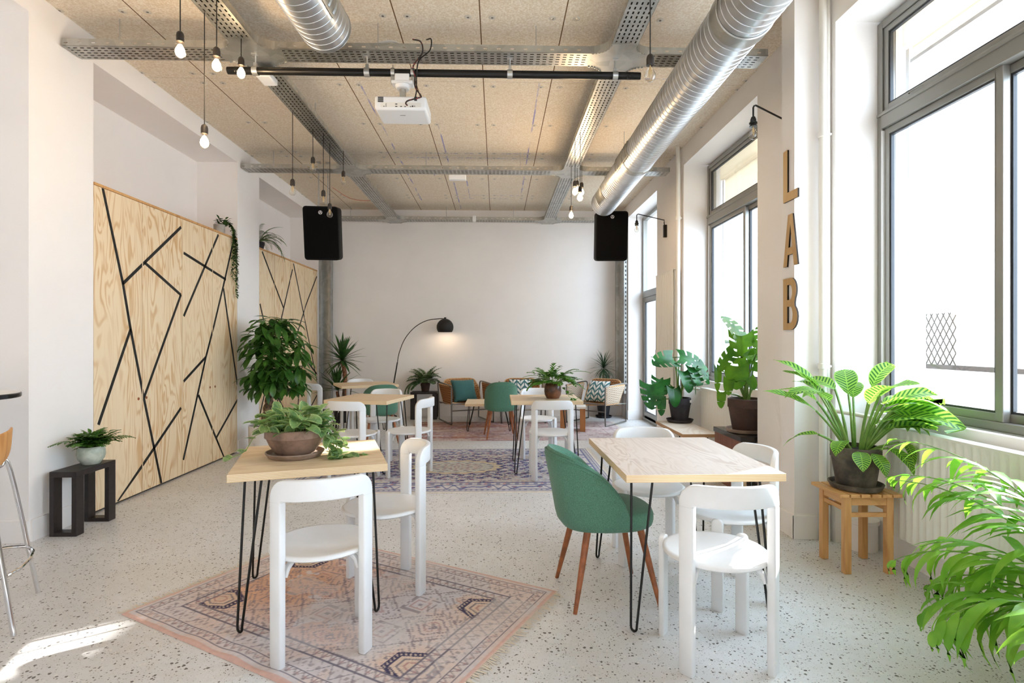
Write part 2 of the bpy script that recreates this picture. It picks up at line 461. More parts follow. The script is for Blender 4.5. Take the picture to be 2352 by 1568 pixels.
M['ports']=simple('dark_ports',(40,40,44),.5)
M['cable']=None
t=NT('red_black_cable'); pz=t.xyz(t.co())
k=t.m('GREATER_THAN',t.noise(t.co(),55,1),.6)
M['cable']=t.done(t.mix(k,rgb(26,22,22),rgb(128,46,46)),.6)
M['whitecable']=simple('white_cable',(232,228,220),.5)
M['redcable']=simple('orange_cable',(206,140,112),.6)
WORLD=4.4; SUN=10; EXPO=1.36
# ------------------------------------------------------------------ the room
CZ=3.78; XL=-3.19; XR=2.31; YB=10.1
b=MB(); b.box(-4.5,3.1,-6.4,10.4,-.15,0)
struct(b.build('floor',M['floor'],smooth=0),'speckled terrazzo concrete floor of the whole room','floor')
b=MB(); b.box(-4.5,3.1,-6.4,10.4,CZ,CZ+.2)
b.mi=1
for i in range(-5,6):                       # countersunk fixing washers of the boards
    for j in range(-3,4):
        for px in(.09,.54):
            for py in(.09,1.015,1.94):
                x=-.754+.63*i+px; y=7.13+2.03*j-2.03+py
                if XL<x<XR and 2<y<10: b.lathe([(.010,-.003),(.022,-.003),(.029,0)],12,(x,y,CZ)); b.mi=2; b.lathe([(0,-.002),(.010,-.003)],8,(x,y,CZ)); b.mi=1
struct(b.build('ceiling',[M['ceiling'],M['washer'],M['steeltube']],smooth=0),'beige woodwool board ceiling with dark seams','ceiling')

b=MB()
b.box(-4.5,-4.3,-6.4,3.83,0,CZ)
b.box(-4.5,XL,3.83,4.43,0,CZ)               # near pier
b.box(-4.5,-3.68,4.43,6.84,0,CZ)
b.box(-4.5,XL,6.84,7.46,0,CZ)               # second pier
b.box(-4.5,-3.68,7.46,9.88,0,CZ)
b.box(-4.5,XL,9.88,10.4,0,CZ)
b.box(-3.68,XL,4.43,6.84,3.575,CZ); b.box(-3.68,XL,7.46,9.88,3.575,CZ); b.box(-4.3,XL,-6.4,3.83,3.62,CZ)
struct(b.build('wall_left',M['wall'],smooth=0),'white left wall with two piers and a dropped beam','wall')
b=MB(); b.box(XL,3.1,YB,10.4,0,CZ)
struct(b.build('wall_back',M['wall'],smooth=0),'plain white wall at the far end','wall')
XO=2.94
b=MB(); b.box(-4.5,3.1,-6.5,-6.3,2.35,CZ); b.box(-4.5,1.5,-6.5,-6.3,0,2.35)  # unseen wall; its opening is added to let in fill light
struct(b.build('wall_front',M['wall'],smooth=0),'white wall behind the camera with an opening added to let in light','wall')
OPEN=[(-1.9,-.1,.9,3.55),(1.85,3.68,.9,3.55),(4.80,6.71,.9,3.55),(7.85,9.58,0,3.55)]
b=MB(); y0=-6.4
for a,c,z0,z1 in OPEN:
    b.box(XR,XO,y0,a,0,3.55); y0=c
    if z0>0: b.box(2.52,XO,a,c,0,z0)
b.box(XR,XO,y0,YB,0,3.55); b.box(XR,XO,-6.4,YB,3.55,CZ)
b.box(2.07,XR,3.76,3.93,0,CZ)                # slim pier that carries the letters
struct(b.build('wall_right',M['wall'],smooth=0),'white window wall with deep reveals and a slim pier','wall')

b=MB()
for y0,y1 in((3.845,4.42),(6.85,7.45)): b.box(XL,XL+.012,y0,y1,0,.15)
b.box(-4.3,XL,3.818,3.83,0,.15)
struct(b.build('baseboard_left',M['wall'],smooth=0),'white baseboard along the left piers','baseboard')
b=MB(); b.box(XL,XR,YB-.015,YB,0,.17)
struct(b.build('baseboard_back',M['wall'],smooth=0),'white baseboard of the far wall','baseboard')
b=MB(); b.box(2.058,2.07,3.75,3.93,0,.16); b.box(2.058,2.23,3.745,3.76,0,.16); b.box(XR-.012,XR,6.75,7.83,0,.16); b.box(2.3,2.51,9.568,9.58,0,.16)
struct(b.build('baseboard_right',M['wall'],smooth=0),'white baseboard pieces along the window wall','baseboard')
b=MB(); b.box(2.36,2.52,3.56,3.68,0,.19); b.lathe([(0,0),(.09,0),(.09,.17),(.1,.175),(.1,.2),(0,.2)],20,(2.42,3.57,0))
struct(b.build('trim_3',M['wall'],smooth=30),'low white plinth at the foot of the window corner','trim')

# steel channels in the back corners
def channel(name,x0,x1,y0,y1,z0,z1,label,slots=None):
    b=MB(); b.box(x0,x1,y1-.006,y1,z0,z1)
    for xa in(x0,x1): b.box(xa-.004,xa+.004,y0,y1,z0,z1); 
    b.box(x0,x0+.03,y0,y0+.004,z0,z1); b.box(x1-.03,x1,y0,y0+.004,z0,z1)
    if slots:
        b.mi=1; z=z0+.05
        while z<z1-.05: b.box(*slots[:4],z,z+.028); z+=.062
    return struct(b.build(name,[M['galv'],M['ports']],smooth=0),label,'steel channel')
channel('trim_1',-3.19,-2.99,9.93,10.09,0,3.46,'grey steel channel standing in the back left corner')
b=MB(); b.box(2.245,XR,9.62,9.66,.45,3.4); b.box(2.245,2.26,9.66,10.05,.45,3.4); b.box(2.19,2.245,10.03,10.09,.2,3.4)
b.mi=1; z=.5
while z<3.3: b.box(2.263,2.283,9.616,9.63,z,z+.035); z+=.075
struct(b.build('trim_2',[M['galv'],M['ports']],smooth=0),'slotted grey steel channel in the back right corner','steel channel')

# ------------------------------------------------------------------ windows
def frame_rect(b,x0,x1,y0,y1,z0,z1,w):
    b.box(x0,x1,y0,y0+w,z0,z1); b.box(x0,x1,y1-w,y1,z0,z1)
    b.box(x0,x1,y0+w,y1-w,z0,z0+w); b.box(x0,x1,y0+w,y1-w,z1-w,z1)
def window(name,y0,y1,label,mull):
    X=2.60
    b=MB(); frame_rect(b,X,X+.09,y0,y1,.90,3.53,.05); b.box(X-.012,X+.09,y0+.05,y1-.05,2.80,2.915); b.box(X-.02,X,y0+.02,y1-.02,2.885,2.905)
    b.box(X-.03,X+.06,y0,y1,.885,.905)
    fr=b.build(name,M['alu'],smooth=0,bevel=.004); struct(fr,label,'window')
    def sash(ya,yb,z0,z1,xo,w=.045):
        b=MB(); frame_rect(b,xo,xo+.04,ya,yb,z0,z1,w); s=b.build('sash',M['alu'],fr,smooth=0,bevel=.003)
        b=MB(); frame_rect(b,xo+.008,xo+.03,ya+w,yb-w,z0+w,z1-w,.012); b.build('gasket',M['aludark'],s,smooth=0)
        b=MB(); b.box(xo+.016,xo+.022,ya+w+.01,yb-w-.01,z0+w+.01,z1-w-.01); b.build('glass_pane',M['glass'],s,smooth=0)
        return s
    s=sash(y0+.05,y1-.05,2.915,3.48,X+.01,.04)
    b=MB()
    for yy in(y0+.35,y1-.35): b.tube([(X+.0,yy-.06,2.935),(X-.012,yy-.05,2.935),(X-.012,yy+.05,2.935),(X,yy+.06,2.935)],.005,6)
    b.build('latch',M['alu'],s)
    sash(mull-.02,y1-.05,.95,2.80,X+.012); sash(y0+.05,mull+.03,.95,2.80,X+.052)
    b=MB(); b.box(X-.004,X+.02,y1-.055,y1-.045,.97,2.79); b.build('white_guide',M['whiteplastic'],fr,smooth=0)
    return fr
window('window_1',1.85,3.68,'tall grey aluminium window behind the wooden stool and radiator',2.78)
window('window_2',4.80,6.71,'grey aluminium window behind the large monstera',5.72)
window('window_3',-1.9,-.1,'grey aluminium window behind the camera',-1.0)
# glazed door at the far end
X=2.56; y0,y1=7.85,9.58
b=MB(); frame_rect(b,X,X+.08,y0,y1,.0,3.53,.05); b.box(X-.01,X+.08,y0+.05,y1-.05,2.13,2.24)
dr=b.build('door_1',M['alu'],smooth=0,bevel=.004); struct(dr,'grey glazed double door with fanlight at the far end of the window wall','door')
b=MB(); b.box(X+.03,X+.036,y0+.06,y1-.06,2.25,3.47); b.build('fanlight_pane',M['glass'],dr,smooth=0)
for ya,yb in((y0+.06,8.715),(8.72,y1-.06)):
    b=MB(); frame_rect(b,X+.005,X+.05,ya,yb,.02,2.12,.075); b.box(X+.005,X+.05,ya+.07,yb-.07,.02,.16); lf=b.build('door_leaf',M['alu'],dr,smooth=0,bevel=.003)
    b=MB(); b.box(X+.02,X+.028,ya+.07,yb-.07,.15,2.05); b.build('glass_pane',M['glass'],lf,smooth=0)
    b=MB(); frame_rect(b,X+.012,X+.036,ya+.072,yb-.072,.157,2.05,.012); b.build('gasket',M['aludark'],lf,smooth=0)
    if ya>8.5:
        b=MB(); b.box(X-.012,X+.005,ya+.01,ya+.045,1.0,1.24); b.tube([(X-.01,ya+.03,1.12),(X-.05,ya+.03,1.12),(X-.05,ya+.14,1.12)],.01,8); b.build('door_handle',M['whiteplastic'],lf)

# roller blinds outside the upper lights
def blind(y0,y1,drop,label):
    t=thing('roller_blind',label,'roller blind',(2.80,(y0+y1)/2,3.3))
    h=(y1-y0)/2-.04
    b=MB(); b.box(-.06,.06,-h,h,.05,.22); b.build('cassette',M['blindfab'],t,smooth=0,bevel=.01)
    b=MB(); b.box(-.006,.006,-h+.03,h-.03,-drop,.05); b.build('fabric',M['blindfab'],t,smooth=0)
    b=MB(); b.box(-.015,.015,-h+.02,h-.02,-drop-.025,-drop); b.build('bottom_bar',M['whiteplastic'],t,smooth=0)
    for s in(-1,1):
        b=MB(); b.box(-.02,.02,s*h-.015,s*h+.015,-2.3,.05); b.build('guide_rail',M['whiteplastic'],t,smooth=0)
blind(1.85,3.68,.03,'cream exterior roller blind wound up outside the nearest window')
blind(4.80,6.71,.33,'cream exterior roller blind part lowered outside the monstera window')

# outside: a neighbouring cream house, a low roof, a trellis, the yard
b=MB(); b.box(XO,30,-12,40,-.35,-.2)
struct(b.build('ground_outside',M['yard'],smooth=0),'pale yard outside the windows','ground')
b=MB(); b.box(6.0,6.35,6.3,7.29,-.2,5.4); b.box(6.0,6.35,7.83,40,-.2,5.4); b.box(6.0,6.35,7.29,7.83,-.2,4.15)  # gap in the wall top is added to shape the sun patches indoors
struct(b.build('wall_outside',M['wallout'],smooth=0),'cream rendered wall of the neighbouring house seen through the windows','wall')
b=MB(); b.add([(4.6,4.6,-.2),(5.9,4.6,-.2),(5.9,7.6,-.2),(4.6,7.6,-.2),(4.6,4.6,.55),(5.9,4.6,1.0),(5.9,7.6,1.0),(4.6,7.6,.55)],[(0,3,2,1),(4,5,6,7),(0,1,5,4),(1,2,6,5),(2,3,7,6),(3,0,4,7)])
lr=tag(b.build('low_roof_outside',M['wallout'],smooth=0),'low pale lean-to roof outside the nearest window','roof',None,'structure')
b=MB(); b.box(5.9,5.96,4.6,7.6,.98,1.06); b.build('roof_flashing',M['trellis'],lr,smooth=0)
b=MB()
for k in range(-6,14):
    for s in(-1,1):
        ya=6.95+.1*k; pts=[]
        za,zb=.55,1.75
        yb=ya+s*(zb-za)*.6
        f0=0;f1=1
        lo,hi=6.95,7.5
        if s>0: f0=max(0,(lo-ya)/(yb-ya)); f1=min(1,(hi-ya)/(yb-ya))
        else: f0=max(0,(ya-hi)/(ya-yb)); f1=min(1,(ya-lo)/(ya-yb))
        if f1>f0+.02: b.bar((5.95,ya+(yb-ya)*f0,za+(zb-za)*f0),(5.95,ya+(yb-ya)*f1,za+(zb-za)*f1),.010,.008)
tag(b.build('wall_mounted_trellis',M['trellis'],smooth=0),'brown diamond trellis on the cream wall outside the nearest window','trellis')

# ------------------------------------------------------------------ radiators and pipes
def radiator(loc,L,h,label,vertical=False,lowribs=.05):
    """face towards -x, long side along y"""
    t=thing('radiator',label,'radiator',loc)
    def prof(u,v):
        y=L/2-u*L; n=L/lowribs
        s=abs(((u*n)%1)-.5)*2
        d=.010*min(1,max(0,(s-.25)/.3))
        ed=min(v,1-v)*h; d*=min(1,ed/.05)
        return (d,y,v*h)
    b=MB(); nu=int(L/lowribs)*8
    vs=[0,.03,.08,.92,.97,1]
    vv=[(prof(i/nu,k)) for i in range(nu+1) for k in vs]
    m=len(vs); b.add(vv,[(i*m+j,(i+1)*m+j,(i+1)*m+j+1,i*m+j+1) for i in range(nu) for j in range(m-1)])
    b.build('front_panel',M['radiator'],t,smooth=50)
    b=MB(); b.box(.012,.075,-L/2,L/2,.0,h-.005); b.build('body',M['radiator'],t,smooth=0,bevel=.004)
    b=MB(); b.box(.0,.08,-L/2,L/2,h,h+.012)
    b.build('top_grille',M['radiator'],t,smooth=0)
    return t
rt=radiator((2.395,2.60,.2),1.44,.64,'white ribbed radiator under the nearest window behind the palm')
radiator((2.38,5.93,.2),.84,.62,'white ribbed radiator under the monstera window behind the bench')
rt=radiator((2.21,7.19,.42),.77,1.85,'tall narrow white radiator beside the glazed door')
def pipe(pts,r,label,brk=None):
    t=thing('heating_pipe',label,'pipe',pts[0]); o=Vector(pts[0])
    b=MB(); b.tube([Vector(p)-o for p in pts],r,14); b.build('pipe_run',M['pipe'],t)
    for z in brk or ():
        b=MB(); b.lathe([(r,-.02),(r+.008,-.018),(r+.008,.018),(r,.02)],14,(0,0,z)); b.tube([(0,0,z),(.055,-.005,z)],.008,8); b.build('pipe_bracket',M['pipe'],t)
pipe([(2.235,3.70,0),(2.235,3.70,3.78)],.024,'white vertical heating pipe beside the lettered pier, outer of the pair',(2.79,1.2))
pipe([(2.282,3.722,0),(2.282,3.722,3.78)],.016,'thinner white vertical pipe tucked behind the outer one at the lettered pier')
pipe([(2.25,6.75,0),(2.25,6.75,3.78)],.026,'white vertical heating pipe beside the tall radiator',(2.9,1.1))
pipe([(2.27,6.70,.80),(2.36,6.62,.80),(2.42,6.5,.80),(2.42,6.36,.80)],.016,'short white pipe running to the radiator behind the bench')
pipe([(2.26,3.70,.9),(2.30,3.62,.9),(2.42,3.5,.88),(2.44,3.34,.86)],.014,'short white pipe bent toward the nearest radiator')
b=MB(); b.lathe([(0,-.04),(.022,-.04),(.026,-.02),(.026,.03),(.02,.04),(0,.04)],16,(0,0,0),'y')
o=b.build('radiator_valve',M['whiteplastic']); o.location=(2.42,6.4,.80); tag(o,'white thermostat knob on the radiator behind the bench','radiator valve')
# ------------------------------------------------------------------ overhead: trays, ducts, pole, projector, bulbs, speakers
TZ=3.525; TW=.19; TH=.055
def tray_mesh(b,L,along,x0,y0,z=TZ,w=TW):
    """perforated channel, real slots; along 'x' or 'y' from (x0,y0)"""
    us=[0]; p=.05
    n=int(L/p)
    for k in range(n): us+= [k*p+.011,k*p+.039]
    us.append(L)
    rows=5; vs=[0]
    for k in range(rows): c=.025+k*(w-.05)/(rows-1); vs+=[c-.0055,c+.0055]
    vs.append(w)
    def P(u,v,zz): return (x0+u,y0+v,zz) if along=='x' else (x0+v,y0+u,zz)
    m=len(vs)
    b.add([P(u,v,z) for u in us for v in vs],[(i*m+j,(i+1)*m+j,(i+1)*m+j+1,i*m+j+1) for i in range(len(us)-1) for j in range(m-1) if not(i%2 and j%2)])
    hs=[0,TH*.38,TH*.55,TH]
    for v in(0,w):
        m=4
        b.add([P(u,v,z+h) for u in us for h in hs],[(i*m+j,(i+1)*m+j,(i+1)*m+j+1,i*m+j+1) for i in range(len(us)-1) for j in range(3) if not(i%4==1 and j==1)])
        # rolled lip
        s=1 if v==0 else -1
        q=[P(0,v,z+TH),P(L,v,z+TH),P(L,v+s*.012,z+TH),P(0,v+s*.012,z+TH)]
        b.add(q,[(0,1,2,3)])
        b.add([P(0,v-s*.003,z+.002),P(L,v-s*.003,z+.002),P(L,v-s*.003,z+.01),P(0,v-s*.003,z+.01)],[(0,1,2,3)])
def added_tray_cables(t,L,along,x0,y0):  # unseen dark cables, added so the tray slots look shaded
    b=MB()
    for k in range(7):
        v=.022+k*.0243; r=.0118+.001*((k*5)%3); zz=.004+r
        n=max(3,int(L/.35)); pts=[]
        for i in range(n+1):
            u=.01+(L-.02)*i/n; w=v+.003*math.sin(i*1.7+k)
            pts.append((x0+u,y0+w,zz) if along=='x' else (x0+w,y0+u,zz))
        b.tube(pts,r,6)
    b.build('added_dark_cables',M['cord'],t,smooth=60)
def hanger(t,x,y,off=(0,0,0),name='hanger_rod'):
    b=MB(); b.tube([(x-off[0],y-off[1],TZ-off[2]),(x-off[0],y-off[1],CZ-off[2])],.004,6); b.lathe([(.004,-.006),(.016,-.006),(.016,0),(.004,0)],8,(x-off[0],y-off[1],TZ+TH-off[2]))
    b.build(name,M['clamp'],t)
RF=.13
def junction(t,cx,cy,off,arms=4):
    """flat crossing plate with four coved corners"""
    h=TW/2; b=MB(); pts=[]
    for q in range(4):
        a0=q*90
        cxq,cyq=[(h+RF,h+RF),(-h-RF,h+RF),(-h-RF,-h-RF),(h+RF,-h-RF)][q]
        st=[270,0,90,180][q]
        seq=[(cxq+RF*math.cos(R(st-90*k/8)),cyq+RF*math.sin(R(st-90*k/8))) for k in range(9)]
        pts.append(seq)
    poly=[]
    for q in range(4): poly+=pts[q]
    ctr=len(poly)
    V=[(cx-off[0]+x,cy-off[1]+y,TZ-off[2]-.001) for x,y in poly]+[(cx-off[0],cy-off[1],TZ-off[2]-.001)]
    b.add(V,[(i,(i+1)%ctr,ctr) for i in range(ctr)])
    for seq in pts:
        n=len(seq)
        b.add([(cx-off[0]+x,cy-off[1]+y,TZ-off[2]+zz) for x,y in seq for zz in(-.001,TH+.002)],[(i*2,i*2+2,i*2+3,i*2+1) for i in range(n-1)])
        for i in range(n-1):        # bent tabs
            mx=(seq[i][0]+seq[i+1][0])/2;my=(seq[i][1]+seq[i+1][1])/2
            b.obox((cx-off[0]+mx*.985,cy-off[1]+my*.985,TZ-off[2]-.004),.008,.004,.004,Matrix.Rotation(math.atan2(seq[i+1][1]-seq[i][1],seq[i+1][0]-seq[i][0]),3,'Z'))
    b.build('junction_plate',M['galv'],t,smooth=0)
TLX=-1.93; TRX=.835; CY=[4.09,6.91,9.74]
def cross_tray(i,x0,x1,label):
    y=CY[i]; o=(0,y,TZ); t=thing('hanging_cable_tray',label,'cable tray',o,0,'cross trays under the ceiling')
    g=TW/2+RF
    cuts=[x0]
    for cx in(TLX+TW/2,TRX+TW/2): cuts+=[cx-g,cx+g]
    cuts.append(x1)
    for k in range(0,6,2):
        b=MB(); tray_mesh(b,cuts[k+1]-cuts[k],'x',cuts[k],0,0); b.build('tray_channel',M['galv'],t,smooth=0); added_tray_cables(t,cuts[k+1]-cuts[k],'x',cuts[k],0)
    for cx in(TLX+TW/2,TRX+TW/2): junction(t,cx,y+TW/2,o)
    for x in (x0+.35,-.9,.3,x1-.3): hanger(t,x,y+TW/2,o)
    return t
cross_tray(0,-3.17,2.05,'galvanised perforated cable tray crossing the room above the black pole')
cross_tray(1,-3.17,2.2,'galvanised perforated cable tray crossing mid-room with a white box on it')
cross_tray(2,-2.95,2.2,'galvanised perforated cable tray along the top of the far wall')
for X0,lab in((TLX,'long galvanised cable tray running to the back on the left'),(TRX,'long galvanised cable tray running to the back beside the duct')):
    t=thing('hanging_cable_tray',lab,'cable tray',(X0,0,TZ),0,'long trays under the ceiling')
    ys=[1.6]
    for c in CY: ys+=[c+TW/2-TW/2-RF,c+TW/2+TW/2+RF]
    for k in range(0,6,2):
        b=MB(); tray_mesh(b,ys[k+1]-ys[k],'y',0,ys[k],0); b.build('tray_channel',M['galv'],t,smooth=0); added_tray_cables(t,ys[k+1]-ys[k],'y',0,ys[k])
    for y in(2.6,5.6,8.5): hanger(t,X0+TW/2,y,(X0,0,TZ))

def duct(x_at0,slope,zc,y0,y1,label,vents=(),collar=None):
    r=.17; t=thing('ceiling_duct',label,'ventilation duct',(x_at0+slope*y0,y0,zc))
    L=y1-y0; prof=[];p=.062;n=int(L/p)
    for k in range(n):
        z=k*p
        prof+=[(r,z),(r,z+p*.86),(r+.003,z+p*.89),(r+.003,z+p*.95)]
    prof.append((r,L)); prof.append((r+.004,L)); prof.append((r+.004,L-.012))
    b=MB(); b.lathe(prof,48,axis='y')
    o=b.build('duct_tube',M['duct'],t,smooth=25)
    for yy in collar or ():
        b=MB(); b.lathe([(r+.002,yy-.05),(r+.009,yy-.045),(r+.009,yy+.045),(r+.002,yy+.05)],48,axis='y'); b.build('collar',M['galv'],t,smooth=25)
    for ya,yb,a0,a1 in vents:
        b=MB(); b.lathe([(r+.005,ya),(r+.008,ya+.006),(r+.008,yb-.006),(r+.005,yb)],10,axis='y',a0=R(a0),a1=R(a1))
        m=8
        for k in range(m):
            q=ya+.04+(yb-ya-.08)*k/(m-1)
            b.lathe([(r+.009,q-.012),(r+.016,q),(r+.009,q+.012)],8,axis='y',a0=R(a0+5),a1=R(a1-5))
        b.build('vent_grille',M['galv'],t,smooth=25)
    if abs(slope)>0: t.rotation_euler=(0,0,-math.atan(slope))
    for yy in(L*.25,L*.8):
        b=MB(); b.tube([(0,yy,r),(0,yy,CZ-zc)],.004,6); b.build('hanger_rod',M['clamp'],t)
    return t
duct(1.394,14/1260,3.275,1.2,7.53,'long ribbed spiral duct along the right side above the windows',vents=((4.15,4.75,150,205),(5.6,5.95,170,225)),collar=(1.95,4.45))
duct(-1.341,.043,3.53,1.0,3.82,'short ribbed spiral duct end at the top left of the pole',vents=((1.9,2.55,325,380),))

# black pole with projector
PY=4.18; PZ=3.405
t=thing('hanging_pole','long black steel pole hung level under the front cross tray','pole',(-.46,PY,PZ))
b=MB(); b.lathe([(0,-1.56),(.027,-1.56),(.028,-1.5),(.028,1.5),(.027,1.56),(0,1.56)],20,(0,0,0),'x'); b.build('pole_tube',M['black'],t)
b=MB()
for e in(-1,1):
    for k in range(4): b.lathe([(.0281,e*(1.5-.015*k)-.003),(.0295,e*(1.5-.015*k)),(.0281,e*(1.5-.015*k)+.003)],20,(0,0,0),'x')
b.build('threaded_end',M['black'],t)
for x in(-1.355,-.52,.56,1.365):
    b=MB(); b.lathe([(.0285,-.02),(.034,-.02),(.034,.02),(.0285,.02)],18,(x,0,0),'x'); b.box(x-.012,x+.012,-.01,.01,.03,.06); b.tube([(x,0,.05),(x,0,.12)],.006,8); b.box(x-.022,x+.022,-.03,.0,.112,.12)
    b.build('pole_clamp',M['clamp'],t)
t=thing('ceiling_projector','white projector hung under the black pole, its sockets facing the room','projector',(-.71,4.07,3.08))
def rbox(name,mat,par,x0,x1,y0,y1,z0,z1,bv=.02):
    b=MB(); b.box(x0,x1,y0,y1,z0,z1); return b.build(name,mat,par,smooth=40,bevel=bv)
b=MB()
vs=[]
for z,i in((-.0,.012),(.02,0),(.10,0)):
    for x,y in((-.19,-.005),(.19,-.005),(.19,.285),(-.19,.285)):
        sx=1-i*1.5; vs.append((x*sx,.14+(y-.14)*(1-i*3),z))
b.add(vs,[(3,2,1,0),(8,9,10,11)]+[(r*4+k,r*4+(k+1)%4,r*4+4+(k+1)%4,r*4+4+k) for r in(0,1) for k in range(4)])
body=b.build('projector_body',M['whiteplastic'],t,smooth=40,bevel=.014)
b=MB()
for k in range(6): b.box(-.165,-.125,-.008,-.002,.052+k*.007,.056+k*.007)
b.build('vent_slots',M['ports'],body,smooth=0)
b=MB(); b.box(-.145,.15,-.0065,-.003,.016,.05); b.build('socket_panel',M['whitecable'],body,smooth=0)
b=MB()
for x,w,h,z in((-.12,.006,.006,.02),(-.105,.005,.005,.02),(-.105,.005,.005,.029),(-.105,.005,.005,.038),(-.03,.016,.006,.02),(-.03,.016,.006,.037),(.005,.012,.006,.02),(.035,.012,.005,.02),(.075,.01,.004,.02),(.09,.01,.01,.02),(.105,.004,.01,.02),(.112,.02,.03,.066)):
    b.box(x-w/2,x+w/2,-.0085,-.005,z-.002,z-.002+h)
b.build('sockets',M['ports'],body,smooth=0)
b=MB(); b.box(-.02,.02,.10,.104,-.0015,.001); b.build('badge',M['ports'],body,smooth=0)
b=MB(); b.sphere((.11,.25,.03),.045,18,10,.6); b.build('lens_ring',M['whiteplastic'],body)
b=MB(); b.obox((0,.1,.235),.08,.045,.012); b.box(-.055,.055,.06,.075,.235,.30); b.lathe([(.0,.19),(.05,.195),(.06,.225),(.0,.226)],20,(0,.1,0))
br=b.build('mount_plate',M['whiteplastic'],t,smooth=40,bevel=.006)
b=MB(); b.lathe([(0,.1),(.024,.1),(.024,.20),(0,.20)],16,(0,.1,0)); b.box(-.02,.02,.075,.125,.10,.165)
for s in(-1,1): b.tube([(s*.02,.1,.13),(s*.034,.1,.13)],.008,8)
b.build('mount_post',M['clamp'],t,smooth=40)
for x in(-.075,.075):
    b=MB(); b.box(x-.014,x+.014,.09,.13,.24,.29); b.lathe([(.0285,-.014),(.034,-.014),(.034,.014),(.0285,.014)],18,(x,.11,.325),'x'); b.tube([(x,.1,.35),(x,.1,.38)],.005,8); b.build('mount_clamp',M['clamp'],t,smooth=40)
def curve(pts,n=8):
    pts=[Vector(p) for p in pts]; P=[pts[0]*2-pts[1]]+pts+[pts[-1]*2-pts[-2]]; out=[]
    for i in range(1,len(P)-2):
        a,b_,c,d=P[i-1:i+3]
        for k in range(n):
            u=k/n; out.append(.5*((2*b_)+(c-a)*u+(2*a-5*b_+4*c-d)*u*u+(3*b_-a-3*c+d)*u**3))
    out.append(pts[-1]); return out
b=MB(); o=Vector((-.5,4.02,3.55))
b.tube([p-o for p in curve([(-.62,4.07,3.60),(-.555,4.03,3.56),(-.545,4.03,3.48),(-.62,4.10,3.42),(-.615,4.135,3.36),(-.612,4.14,3.28),(-.56,4.05,3.18),(-.56,4.02,3.15),(-.64,4.0,3.118),(-.665,4.03,3.112),(-.66,4.062,3.11)])],.0055,8)
cb=b.build('hanging_cable',M['cable']); cb.location=o; tag(cb,'red and black cable looping from the tray down to the projector','cable')
b=MB(); b.tube([p-o for p in curve([(-.52,4.08,3.605),(-.48,4.03,3.58),(-.49,4.03,3.50),(-.57,4.07,3.45),(-.60,4.13,3.39),(-.603,4.14,3.26),(-.60,4.08,3.19),(-.595,4.06,3.155)])],.0048,8)
cb=b.build('hanging_cable',M['cord']); cb.location=o; tag(cb,'plain black power cable beside the red one above the projector','cable')
for k,(dx,dz) in enumerate(((0,0),(.035,-.004))):
    b=MB(); b.tube(curve([(-.95+dx,4.2+dx*.8,3.585),(-.93+dx,4.22+dx*.8,3.64+dz),(-.80+dx,4.25+dx*.8,3.68+dz),(-.66+dx,4.22+dx*.8,3.60)]),.009,8)
    tag(b.build('hanging_cable',M['whitecable']),('white cable arching out of the front tray, outer loop','white cable arching out of the front tray, inner loop')[k],'cable')
b=MB(); b.tube(curve([(-2.55,8.6,3.76),(-2.3,8.7,3.62),(-2.0,8.75,3.60),(-1.8,8.8,3.66)]),.006,8)
tag(b.build('hanging_cable',M['redcable']),'thin orange cable sagging under the ceiling near the left speaker','cable')

# ---- pendant bulbs
BULB=[(0,-.0),(.012,0),(.013,-.018),(.020,-.034),(.029,-.052),(.031,-.066),(.027,-.081),(.016,-.092),(0,-.096)]
def pendant(x,y,zb,lit,label,ztop=TZ):
    """zb = height of the bulb's lowest point"""
    zs=zb+.096; t=thing('pendant_bulb',label,'pendant light',(x,y,zs),0,'lit bare bulbs on cords' if lit else 'unlit bare bulbs on cords')
    b=MB(); b.tube([(0,0,.05),(0,0,ztop-zs)],.0032,6); b.build('cord',M['cord'],t)
    b=MB(); b.lathe([(0,.062),(.009,.06),(.018,.05),(.0215,.034),(.0215,-.002),(0,-.002)],18); b.build('socket',M['socketbrown'],t)
    b=MB(); b.lathe([(r*1.0,z) for r,z in BULB],20); g=b.build('bulb',M['bulbglass'],t)
    b=MB()
    if lit:
        b.lathe([(0,-.012),(.010,-.018),(.022,-.040),(.0265,-.062),(.021,-.080),(0,-.090)],16); b.build('filament',M['glow'],g)
        l=bpy.data.lights.new('bulb_light','POINT'); l.energy=BULB_W; l.color=(1,.72,.42); l.shadow_soft_size=.03
        o=bpy.data.objects.new('bulb_light',l); COL.objects.link(o); o.parent=t; o.location=(0,0,-.115)
    else:
        for k in range(5):
            a=2*PI*k/5; b.tube([(.004*math.cos(a),.004*math.sin(a),-.012),(.010*math.cos(a),.010*math.sin(a),-.038),(.006*math.cos(a+.5),.006*math.sin(a+.5),-.066)],.0013,4)
        b.tube([(0,0,-.002),(0,0,-.04)],.003,6); b.build('filament',M['filament'],g)
BULB_W=2.2
def zat(v,y): return 1.37+(784-v)*y/1260
pendant(-1.85,3.26,zat(144,3.26),1,'lit bare bulb on a black cord, leftmost of the four front bulbs and hung high')
pendant(-1.756,3.49,zat(174,3.49),1,'lit bare bulb on a black cord just left of the pole end')
pendant(-1.82,3.96,zat(189,3.96),1,'lit bare bulb hanging in front of the black pole end')
pendant(-1.915,3.65,zat(347,3.65),1,'lit bare bulb hanging lowest of the four front bulbs on a long cord')
pendant(-1.918,5.21,zat(452.5,5.21),0,'unlit bulb hanging alone left of the left speaker before the beam')
pendant(-1.868,5.63,zat(399,5.63),0,'unlit bulb hanging above the left speaker on a short cord')
pendant(-1.80,5.75,zat(473.6,5.75),0,'unlit bulb hanging just over the top of the left speaker')
pendant(-1.816,6.02,zat(502,6.02),0,'unlit bulb hanging in front of the left speaker face')
